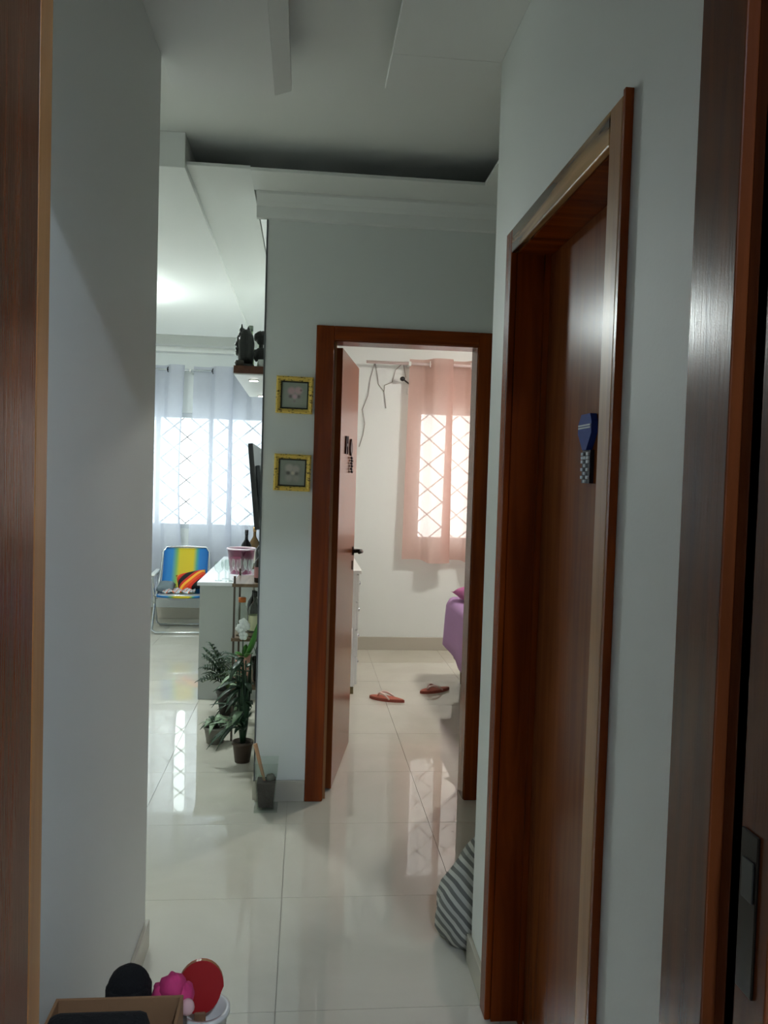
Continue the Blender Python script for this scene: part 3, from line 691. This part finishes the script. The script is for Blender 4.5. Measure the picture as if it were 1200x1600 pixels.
tag(sheet('folded_cloth', [[(-0.13 + 0.28 * i / 10, y, z + 0.010 * math.sin(i * 1.9 + y * 30)) for i in range(11)] for (y, z) in ((0.015, 0.012), (-0.02, 0.010), (-0.06, 0.006), (-0.10, 0.003), (-0.13, 0.0))], stripes('cloth_stripes', [(196, 200, 204), (150, 160, 168), (214, 216, 218), (224, 110, 60), (120, 130, 140)], (0.2, 0.4, 0.5), 6.0), None, 0.012), 'grey and white striped cloth folded over the beach chair seat', 'cloth').location = (-1.13, 7.560, 0.372)

# ------------------------------------------------------------------ bottle and plant stand by the television wall
st = thing('tiered_stand', 'slim wooden tiered stand holding bottles and plants', 'stand', (-0.285, 4.62, 0))
SW = wood('stand_wood', (96, 78, 60), (122, 100, 78), 0.5, 'y')
TZ = (0.30, 0.565, 0.86)
for z in TZ: box('tier', (-0.095, 0.078, -0.20, 0.20, z - 0.018, z), SW, st, 0.002)
for x in (-0.088, 0.066):
    for y in (-0.192, 0.180):
        box('post', (x, x + 0.011, y, y + 0.011, 0, 0.90), mat('stand_post', (70, 58, 46), 0.5), st)
DKB = mat('dark_spirit_glass', (24, 22, 20), 0.12); LBL = mat('pale_label', (206, 206, 170), 0.6)
bottle('liquor_bottle', 'tall dark liquor bottle on the top tier of the stand', -0.243, 4.72, TZ[2], 0.25, 0.036, DKB, BLACK)
bottle('liquor_bottle', 'dark liquor bottle with silver cap on the top tier of the stand', -0.238, 4.50, TZ[2], 0.18, 0.031, mat('brown_spirit_glass', (42, 30, 24), 0.12), CHROME, lab=mat('rose_label', (150, 100, 100), 0.6))
bottle('liquor_bottle', 'clear bottle with orange cap on the middle tier of the stand', -0.330, 4.50, TZ[1], 0.21, 0.034, glass('clear_bottle', (236, 240, 236)), mat('orange_cap', (196, 104, 34), 0.4), nr=0.55)
bottle('liquor_bottle', 'clear bottle with pale yellow label on the middle tier of the stand', -0.258, 4.47, TZ[1], 0.25, 0.035, glass('clear_bottle2', (232, 238, 230)), mat('dark_cap', (40, 40, 38), 0.4), lab=LBL)
bottle('liquor_bottle', 'tall black bottle on the middle tier of the stand against the wall', -0.275, 4.60, TZ[1], 0.27, 0.034, DKB, mat('silver_cap', (180, 180, 176), 0.3, 0.8))

GRN = mat('leaf_dark_green', (24, 54, 28), 0.45, var=0.25, vscale=14); GRN2 = mat('leaf_bright_green', (70, 140, 50), 0.4, var=0.2, vscale=10); GRN3 = mat('leaf_pale', (132, 156, 124), 0.45, var=0.25, vscale=20)
def leaf_mesh(bm, base, d, length, width, droop, n=5):
    d = Vector(d).normalized(); side = d.cross(Vector((0, 0, 1)))
    side = side.normalized() if side.length > 1e-4 else Vector((1, 0, 0))
    rows = []
    for i in range(n + 1):
        t = i / n
        p = Vector(base) + d * length * t + Vector((0, 0, -droop * length * t * t))
        w = width * math.sin(PI * min(1, 0.08 + 0.92 * t)) ** 0.8 * (1 - 0.25 * t)
        up = Vector((0, 0, 0.25 * w))
        rows.append([bm.verts.new(p - side * w + up), bm.verts.new(p), bm.verts.new(p + side * w + up)])
    for A, B in zip(rows, rows[1:]):
        for k in range(2): bm.faces.new((A[k], A[k + 1], B[k + 1], B[k]))
def leaf(name, parent, base, d, length, width, droop, m):
    bm = bmesh.new(); leaf_mesh(bm, base, d, length, width, droop)
    o = finish(name, bm, m, parent, True); md = o.modifiers.new('thick', 'SOLIDIFY'); md.thickness = 0.0012; return o
def pot(parent, r0, r1, h, m, soil=True):
    p = lathe('pot', [(r0, 0), (r1, h * 0.86), (r1 * 1.08, h * 0.87), (r1 * 1.08, h), (r1 * 0.95, h), (r1 * 0.9, h * 0.8)], m, parent, 24)
    lathe('soil', [(r1 * 0.9, h * 0.86), (r1 * 0.4, h * 0.9), (0.004, h * 0.91)], mat('soil', (44, 32, 24), 0.95, bump=0.5), p, 20)
    return p
# orchid in a pink pot on the low tier
orc = thing('potted_orchid', 'white orchid with bright green leaves in a pink pot on the low tier', 'plant', (-0.318, 4.535, TZ[0]))
lathe('pot', [(0.032, 0.0), (0.036, 0.01), (0.045, 0.10), (0.043, 0.15), (0.039, 0.15), (0.040, 0.10), (0.03, 0.02)], mat('pink_ceramic', (214, 160, 146), 0.4, var=0.12, vscale=30), orc, 24)
lathe('soil', [(0.039, 0.130), (0.004, 0.134)], MATS['dark_clay'], orc, 20)
for dx, dy, dz, ln, w, dr in ((0.35, -0.75, 0.55, 0.17, 0.018, 0.25), (-0.25, -0.8, 0.6, 0.15, 0.020, 0.3), (0.1, 0.4, 0.8, 0.10, 0.018, 0.2), (-0.5, 0.1, 0.7, 0.10, 0.018, 0.6)):
    leaf('leaf', orc, (0, -0.01, 0.135), (dx, dy, dz), ln, w, dr, GRN2)
tube('stem', bezier((0, 0, 0.13), (0, -0.13, 0.18), (0.007, -0.142, 0.355)), 0.003, GRN, orc, 6)
leaf('leaf', orc, (0.01, -0.03, 0.135), (0.20, -0.50, 0.35), 0.30, 0.020, -0.42, GRN2)
PET = mat('white_petal', (222, 226, 222), 0.6)
for (x, y, z) in ((0.004, -0.145, 0.355), (0.018, -0.150, 0.335), (-0.012, -0.148, 0.325), (0.006, -0.145, 0.285)):
    f = bmesh.new()
    for k in range(5):
        a = 2 * PI * k / 5 + x * 40
        add_blob(f, (x + 0.013 * math.cos(a), y, z + 0.013 * math.sin(a)), (0.013, 0.005, 0.013), 8, 6)
    finish('flower', f, PET, orc, True)
yb = thing('bowl', 'small yellow bowl on the low tier of the stand', 'bowl', (-0.326, 4.453, TZ[0]))
lathe('dish', [(0.016, 0), (0.022, 0.005), (0.029, 0.03), (0.026, 0.03), (0.018, 0.008)], mat('yellow_ceramic', (200, 184, 40), 0.35), yb, 22)
dk = thing('flower_pot', 'dark clay flower pot on the low tier against the wall', 'pot', (-0.240, 4.572, TZ[0]))
pot(dk, 0.026, 0.035, 0.13, mat('dark_pot', (38, 32, 28), 0.5))
for a in (0.3, 1.7, 3.4, 4.6):
    leaf('leaf', dk, (0, 0, 0.11), (0.3 * math.cos(a), 0.3 * math.sin(a), 1), 0.125, 0.013, 0.15, GRN)
# parlour palm beside the sideboard
def frond(parent, base, d, length, nleaf, ll, m, droop=0.5):
    d = Vector(d).normalized(); pts = [Vector(base) + d * length * t + Vector((0, 0, -droop * length * t * t)) for t in [i / 8 for i in range(9)]]
    fr = tube('frond', pts, [0.004 - 0.0003 * i for i in range(9)], mat('palm_stem', (86, 108, 60), 0.5), parent, 6)
    side = d.cross(Vector((0, 0, 1))).normalized()
    for i in range(nleaf):
        t = 0.3 + 0.7 * i / (nleaf - 1); p = Vector(base) + d * length * t + Vector((0, 0, -droop * length * t * t))
        for s in (-1, 1):
            leaf('leaflet', fr, p, d * 0.7 + side * s * 0.8 + Vector((0, 0, 0.25)), ll * (1.15 - 0.5 * abs(t - 0.55)), 0.0065, 0.55, m)
palm = thing('potted_palm', 'dark green parlour palm in a dark pot beside the sideboard', 'plant', (-0.428, 4.95, 0))
pot(palm, 0.055, 0.075, 0.15, MATS['dark_pot'])
for a, e, ln, dr in ((3.3, 2.2, 0.36, 0.35), (2.5, 2.6, 0.36, 0.4), (4.0, 1.7, 0.30, 0.5), (3.0, 1.2, 0.26, 0.6), (4.6, 2.4, 0.36, 0.4), (3.7, 3.2, 0.40, 0.25), (3.5, 2.7, 0.42, 0.35), (2.9, 1.8, 0.32, 0.5), (4.3, 3.0, 0.38, 0.3), (1.6, 2.4, 0.30, 0.4)):
    frond(palm, (0, 0, 0.14), (math.cos(a), math.sin(a), e), ln, 8, 0.095, GRN, dr)
# leafy floor plant in a brown pot
flp = thing('potted_plant', 'leafy green plant with long pale-veined leaves in a brown floor pot', 'plant', (-0.283, 4.11, 0))
pot(flp, 0.038, 0.050, 0.105, mat('brown_pot', (74, 58, 46), 0.6))
rnd = random.Random(4)
for k in range(5):
    a = k * 1.25
    tube('stem', [(0.01 * math.cos(a), 0.01 * math.sin(a), 0.09), (0.02 * math.cos(a), 0.02 * math.sin(a), 0.25), (0.03 * math.cos(a), 0.03 * math.sin(a), 0.40 + 0.03 * k)], 0.004, GRN, flp, 6)
for k in range(54):
    a = rnd.uniform(0.9, 2 * PI - 0.9) if k % 3 else rnd.uniform(2.4, 4.4)
    z = rnd.uniform(0.14, 0.54)
    leaf('leaf', flp, (0.02 * math.cos(a), 0.02 * math.sin(a), z), (math.cos(a) * 0.9, math.sin(a) * 0.9, rnd.uniform(-0.2, 0.9)), rnd.uniform(0.10, 0.17) * (0.6 if math.cos(a) > 0 else 1.0), rnd.uniform(0.012, 0.021), rnd.uniform(0.25, 0.7), GRN3 if k % 5 == 0 else GRN)
for k in range(7):
    a = 0.9 * k
    leaf('leaf', flp, (0.012 * math.cos(a), 0.012 * math.sin(a), 0.10), (0.09 * math.cos(a), 0.09 * math.sin(a), 1.0), 0.48 - 0.03 * k, 0.019, 0.0, GRN)
flp2 = thing('potted_plant', 'low pale-striped leafy plant in a grey pot between palm and floor pot', 'plant', (-0.452, 4.41, 0))
pot(flp2, 0.045, 0.058, 0.09, mat('grey_pot', (120, 116, 108), 0.6))
for k in range(16):
    a = k * 2.4; leaf('leaf', flp2, (0, 0, 0.085), (math.cos(a), math.sin(a), 0.9 + 0.5 * (k % 3)), 0.12 + 0.02 * (k % 4), 0.016, 0.7, GRN3 if k % 2 else GRN)
# glass vase with soil and a cane
va = thing('glass_vase', 'clear square glass vase half filled with dark soil by the wall corner', 'vase', (-0.136, 3.515, 0))
def frustum(bm, a0, a1, z0, z1, inner=False):
    A = [bm.verts.new((sx * a0, sy * a0, z0)) for sx, sy in ((-1, -1), (1, -1), (1, 1), (-1, 1))]
    B = [bm.verts.new((sx * a1, sy * a1, z1)) for sx, sy in ((-1, -1), (1, -1), (1, 1), (-1, 1))]
    for k in range(4): bm.faces.new((A[k], A[(k + 1) % 4], B[(k + 1) % 4], B[k]))
    return A, B
bm = bmesh.new(); A, B = frustum(bm, 0.036, 0.050, 0.012, 0.215)
bm.faces.new(A)
finish('wall', bm, glass('vase_glass', (240, 246, 242)), va)
box('base', (-0.050, 0.050, -0.050, 0.050, 0.0, 0.012), glass('vase_base_glass', (248, 252, 250)), va, 0.002)
bm = bmesh.new(); A, B = frustum(bm, 0.031, 0.040, 0.017, 0.125); bm.faces.new(A); bm.faces.new(B); finish('soil', bm, mat('wet_soil', (38, 24, 15), 0.8, bump=0.6, bscale=80, var=0.4, vscale=60), va)
bm = bmesh.new(); add_blob(bm, (0.018, 0.0, 0.138), (0.020, 0.018, 0.016), 10, 8, 0.1, 3); finish('stone', bm, mat('grey_stone', (112, 112, 100), 0.8), va, True)
tube('cane', [(-0.002, 0, 0.10), (-0.030, 0, 0.20), (-0.052, 0.0, 0.285)], [0.006, 0.008, 0.009], mat('pale_cane', (196, 150, 112), 0.6), va, 8)
leaf('leaf', va, (0.01, 0, 0.12), (-0.5, -0.2, 0.6), 0.07, 0.012, 0.3, GRN3)

# ------------------------------------------------------------------ bedroom
dr = thing('dresser', 'white chest of drawers half hidden behind the open bedroom door', 'dresser', (0.17, 5.95, 0))
part(box('carcass', (-0.055, 0.355, 5.405, 6.49, 0.05, 0.812), WHITEP, None, 0.002), dr)
part(box('top', (-0.06, 0.388, 5.395, 6.50, 0.812, 0.834), WHITEP, None, 0.002), dr)
for k in range(4):
    d = part(box('drawer', (0.355, 0.374, 5.412, 6.483, 0.065 + 0.186 * k, 0.065 + 0.180 * (k + 1) + 0.006 * k, ), WHITEP, None, 0.002), dr)
    for yy in (5.7, 6.2):
        kb = lathe('knob', [(0.008, 0), (0.008, 0.012), (0.015, 0.016), (0.015, 0.024), (0.006, 0.028)], CHROME, d, 14)
        kb.location = (0.374, yy, 0.155 + 0.186 * k); kb.rotation_euler = (0, PI / 2, 0)
for x in (-0.04, 0.325):
    for y in (5.41, 6.45):
        part(box('foot', (x, x + 0.028, y, y + 0.028, 0, 0.05), mat('olive_wood', (110, 96, 60), 0.5)), dr)
hcl = thing('hanging_cloth', 'small white cloth hanging on the dresser side', 'cloth', (0.285, 5.3935, 0.30))
sheet('cloth', [[(-0.04 + 0.09 * i / 8, -0.016 - 0.010 * math.sin(i * 1.7 + z * 20), z) for i in range(9)] for z in (0.15, 0.11, 0.06, 0.02, -0.02)], mat('white_cloth', (222, 220, 216), 0.9), hcl, 0.004)
tube('hook', bezier((0, 0.012, 0.16), (0, -0.03, 0.165), (0, -0.02, 0.145)), 0.004, CHROME, hcl, 6)

bed = thing('bed', 'bed with a lilac sheet hanging down over its foot', 'bed', (2.0, 5.1, 0))
LIL = mat('lilac_sheet', (168, 132, 178), 0.85, bump=0.15, bscale=18)
part(box('base', (1.10, 3.02, 4.42, 5.80, 0.16, 0.36), mat('bed_base', (120, 110, 124), 0.8), None, 0.01), bed)
part(box('mattress', (1.06, 3.04, 4.38, 5.82, 0.36, 0.59), mat('mattress', (206, 200, 206), 0.8), None, 0.04), bed)
for x in (1.16, 2.9):
    for y in (4.5, 5.7): part(lathe('leg', [(0.022, 0), (0.03, 0.16)], mat('leg_wood', (80, 60, 44), 0.5), None, 12, (x, y, 0)), bed)
# sheet: over the top and down the foot and the two long sides
xs = [1.030, 1.030, 1.030, 1.032, 1.050, 1.085, 1.4, 1.8, 2.2, 2.6, 3.03]; zs_ = [0.26, 0.36, 0.46, 0.56, 0.598, 0.608, 0.610, 0.612, 0.61, 0.61, 0.61]
ny = 40; ysr = []
bm = bmesh.new(); V = []
prof_y = [(4.345, 0.26), (4.345, 0.40), (4.348, 0.55), (4.365, 0.595), (4.40, 0.608)] + [(4.40 + 1.40 * k / 24, 0.610) for k in range(1, 24)] + [(5.80, 0.608), (5.835, 0.595), (5.852, 0.55), (5.862, 0.42), (5.872, 0.30)]
for (x, zx) in zip(xs, zs_):
    row = []
    for (y, zy) in prof_y:
        z = min(zx, zy); xx = x; yy = y
        if zx < 0.6:
            xx = x - 0.012 * math.sin(y * 9.0) * (0.62 - zx) / 0.36 - 0.02 * (0.6 - zx)
            if zx < 0.3: z = z - 0.02 * math.sin(y * 4.0)
            if y > 5.75: xx = xx + 0.02; yy = 5.80 + (y - 5.80) * 0.8
        row.append(bm.verts.new((xx, yy, z)))
    V.append(row)
for A, B in zip(V, V[1:]):
    for i in range(len(A) - 1): bm.faces.new((A[i], A[i + 1], B[i + 1], B[i]))
so = part(finish('sheet', bm, LIL, None, True), bed); md = so.modifiers.new('thick', 'SOLIDIFY'); md.thickness = 0.004; md.offset = 1
cushion('pillow', 'crumpled pink-purple pillow lying on the lilac bed', (1.36, 5.56, 0.664), (0.02, 0.0, 0.3), 0.28, 0.19, 0.062, mat('magenta_cloth', (176, 96, 148), 0.85, bump=0.2, bscale=20))

def flipflop(label, loc, rz):
    r = thing('flip_flop', label, 'sandal', loc); r.rotation_euler = (0, 0, rz)
    n = 28; out = []
    for k in range(n):
        t = 2 * PI * k / n; x = 0.125 * math.cos(t); w = 0.040 + 0.010 * math.cos(t) - 0.006 * math.cos(2 * t)
        out.append((x, w * math.sin(t)))
    bm = bmesh.new(); add_prism(bm, out, 'z', 0, 0.016); finish('sole', bm, mat('terracotta_rubber', (150, 72, 56), 0.6), r)
    bm = bmesh.new(); add_prism(bm, [(x * 0.95, y * 0.93) for x, y in out], 'z', 0.016, 0.019); finish('footbed', bm, mat('footbed_rubber', (176, 96, 76), 0.7), r)
    for s in (-1, 1):
        tube('strap', bezier((0.065, 0.0, 0.021), (0.045, s * 0.025, 0.075), (-0.035, s * 0.040, 0.016)), [0.0045, 0.005, 0.006, 0.007, 0.0075, 0.0075, 0.007, 0.006, 0.005], mat('pale_pink_strap', (228, 198, 186), 0.5), r, 8)
    return r
flipflop('terracotta flip-flop with pale straps lying farther from the bed', (0.567, 5.265, 0), PI - 0.52)
flipflop('terracotta flip-flop with pale straps lying close to the bed', (0.922, 5.49, 0), PI + 0.50)

def on(u, v, ax, val):             # a photo pixel met with a known surface
    c = Vector(((u - 600) / F_PX, -(v - 800) / F_PX, -1.0)); d = Vector((_X.dot(c), _Y.dot(c), _Z.dot(c)))
    i = 'xyz'.index(ax); C = Vector((0, 0, CAM_H)); return C + d * ((val - C[i]) / d[i])
cd = thing('dangling_cord', 'thin grey cord dangling from the curtain rod along the bedroom wall', 'cord', (0.6, 6.84, 2.0))
CORD = mat('grey_cord', (150, 142, 134), 0.7)
def wallpts(px):
    P = [on(u, v, 'y', 6.842) for u, v in px]; out = []
    for a, b in zip(P, P[1:]):
        for t in (0, 1 / 3, 2 / 3): out.append(a.lerp(b, t))
    return out + [P[-1]]
for i, px in enumerate(([(586, 566), (579, 590), (575, 618), (566, 640), (570, 662), (567, 680), (561, 698)], [(586, 566), (590, 590), (591, 600), (600, 612), (603, 638)], [(600, 612), (601, 602), (613, 597), (618, 578), (630, 567), (634, 590)])):
    part(tube('strand', wallpts(px), 0.0028, CORD, None, 6), cd)
hk = thing('tieback_hook', 'black curtain tieback hook on the bedroom wall', 'hook', on(641, 601, 'y', 6.85))
h0 = Vector(hk.location); h1 = on(629, 592, 'y', 6.76)
tube('arm', [Vector((0, 0, 0)), h1 - h0], 0.007, BLACK, hk, 8)
bm = bmesh.new(); add_blob(bm, h1 - h0, (0.022, 0.018, 0.020), 12, 8); finish('knob', bm, BLACK, hk, True)
sw = thing('wall_plate', 'small white plate fixed on the wall beside the pink curtain', 'plate', on(640, 612, 'y', 6.8499))
box('plate', (-0.022, 0.022, -0.010, 0, -0.028, 0.028), WHITEP, sw, 0.003)

# ------------------------------------------------------------------ hall floor: bag, toys by the corridor wall
def bag_material():
    m = stripes('bag_stripes', [(200, 200, 190), (122, 122, 116), (190, 190, 182), (114, 114, 110)], (0.35, 0.9, 0.2), 6.0, 4.5); return m
BAGM = bag_material()
bag = thing('cloth_bag', 'slumped grey and white striped cloth bag behind the wall corner', 'bag', (0.585, 2.49, 0))
bm = bmesh.new(); rb = random.Random(3)
prof = [(0.06, 0.0), (0.118, 0.003), (0.140, 0.03), (0.146, 0.08), (0.140, 0.13), (0.124, 0.18), (0.098, 0.225), (0.078, 0.26), (0.066, 0.29), (0.050, 0.315), (0.02, 0.325)]
add_lathe(bm, prof, 40)
for v in bm.verts:
    a = math.atan2(v.co.y, v.co.x); z = v.co.z
    k = 1 + 0.045 * math.sin(3 * a + z * 22) + 0.035 * math.sin(7 * a - z * 40) + 0.02 * math.sin(11 * a + z * 60)
    if z > 0.002: v.co.x *= k; v.co.y *= k * 0.80
    else: v.co.y *= 0.80
    v.co.x += 0.16 * max(0, z - 0.16)
finish('body', bm, BAGM, bag, True)
tube('handle', bezier((-0.03, -0.03, 0.27), (0.03, -0.05, 0.39), (0.09, -0.01, 0.27), 12), 0.011, BAGM, bag, 8)

CARD = mat('cardboard', (150, 112, 78), 0.85, var=0.08, vscale=20)
bx = thing('cardboard_box', 'open brown cardboard box of toys against the corridor wall', 'box', (-0.32, 1.38, 0))
x0, x1, y0, y1, zt = -0.112, 0.118, -0.19, 0.13, 0.47
for b in ((x0, x1, y1 - 0.006, y1, 0, zt), (x0, x1, y0, y0 + 0.006, 0, zt - 0.03), (x0, x0 + 0.006, y0 + 0.006, y1 - 0.006, 0, zt), (x1 - 0.006, x1, y0 + 0.006, y1 - 0.006, 0, zt)): box('side', b, CARD, bx, 0.001)
box('bottom', (x0 + 0.006, x1 - 0.006, y0 + 0.006, y1 - 0.006, 0, 0.006), CARD, bx)
BK = mat('black_fleece', (14, 14, 15), 0.95, bump=0.4, bscale=150)
cap = thing('stand_in_cap', 'black knitted cap standing in for a toy doll, peeking over the back of the cardboard box', 'cap', (-0.313, 1.565, 0))  # plain cap shape put in where a black-headed doll sits
bm = bmesh.new(); add_blob(bm, (0, 0, 0.452), (0.041, 0.036, 0.043), 20, 14, 0.01, 1); finish('crown', bm, BK, cap, True)
lathe('cuff', [(0.039, 0.425), (0.043, 0.43), (0.043, 0.455), (0.039, 0.46)], BK, cap, 24)
pk = thing('ruffled_cloth', 'bright pink ruffled fabric bundle behind the cardboard box', 'cloth', (-0.229, 1.560, 0))
PKM = mat('hot_pink', (214, 60, 122), 0.8, var=0.25, vscale=50)
for k, (x, y, z, r) in enumerate(((0, 0, 0.452, 0.026), (-0.020, 0.006, 0.437, 0.022), (0.018, 0.004, 0.436, 0.022), (0.004, -0.010, 0.430, 0.020))):
    bm = bmesh.new(); add_blob(bm, (x, y, z), (r, r, r), 18, 12, 0.10, k); finish('ruffle', bm, PKM, pk, True)
for k, x in enumerate((-0.014, 0.030)):
    bm = bmesh.new(); add_blob(bm, (x, -0.018, 0.425), (0.014, 0.012, 0.016), 12, 8); finish('pompom', bm, mat('pale_pink_plush', (222, 178, 176), 0.9), pk, True)
stn = box('toy_crate', (-0.36, -0.206, 1.513, 1.596, 0, 0.41), mat('grey_crate', (96, 94, 92), 0.7), None, 0.004)
tag(stn, 'narrow grey crate standing behind the cardboard box under the pink fabric', 'crate')
bp = thing('black_backpack', 'black backpack slumped in the cardboard box', 'backpack', (-0.328, 1.302, 0.105))
bm = bmesh.new(); add_blob(bm, (0.005, -0.01, 0.33), (0.088, 0.085, 0.105), 24, 16, 0.05, 4); finish('body', bm, BK, bp, True)
bm = bmesh.new(); add_box(bm, -0.07, 0.095, 0.005, 0.055, 0.33, 0.447, 0.018); finish('pocket', bm, BK, bp, True)
tube('strap', bezier((-0.075, -0.02, 0.37), (-0.092, 0.03, 0.44), (-0.06, 0.05, 0.40)), 0.008, BK, bp, 8)
# paddle in a white bucket
bc = thing('plastic_bucket', 'narrow white plastic bucket beside the cardboard box', 'bucket', (-0.178, 1.645, 0))
lathe('wall', [(0.034, 0), (0.046, 0.345), (0.052, 0.345), (0.052, 0.355), (0.043, 0.355), (0.032, 0.006)], mat('white_plastic', (220, 220, 214), 0.35), bc, 28)
RED = mat('red_rubber', (170, 20, 26), 0.6)
pd = thing('paddle', 'red table tennis paddle standing upright in the white bucket', 'paddle', (-0.190, 1.645, 0.014))
pd.rotation_euler = (0, 0.01, 0.1)
out = []
for k in range(28):
    a = 2 * PI * k / 28; rr = 0.046
    out.append((rr * math.cos(a) * (1.0 if math.sin(a) > -0.2 else 0.92), 0.385 + 0.056 * math.sin(a)))
for nm, ya, yb_, mm in (('blade', -0.003, 0.003, LIPW), ('rubber', -0.005, -0.003, RED), ('rubber', 0.003, 0.005, RED)):
    finish(nm, add_prism(bmesh.new(), out, 'y', ya, yb_), mm, pd)
finish('grip', boxes([(-0.012, 0.012, -0.008, 0.008, 0.0, 0.335)], 0.003), wood('grip_wood', (120, 90, 66), (150, 116, 88), 0.5), pd)
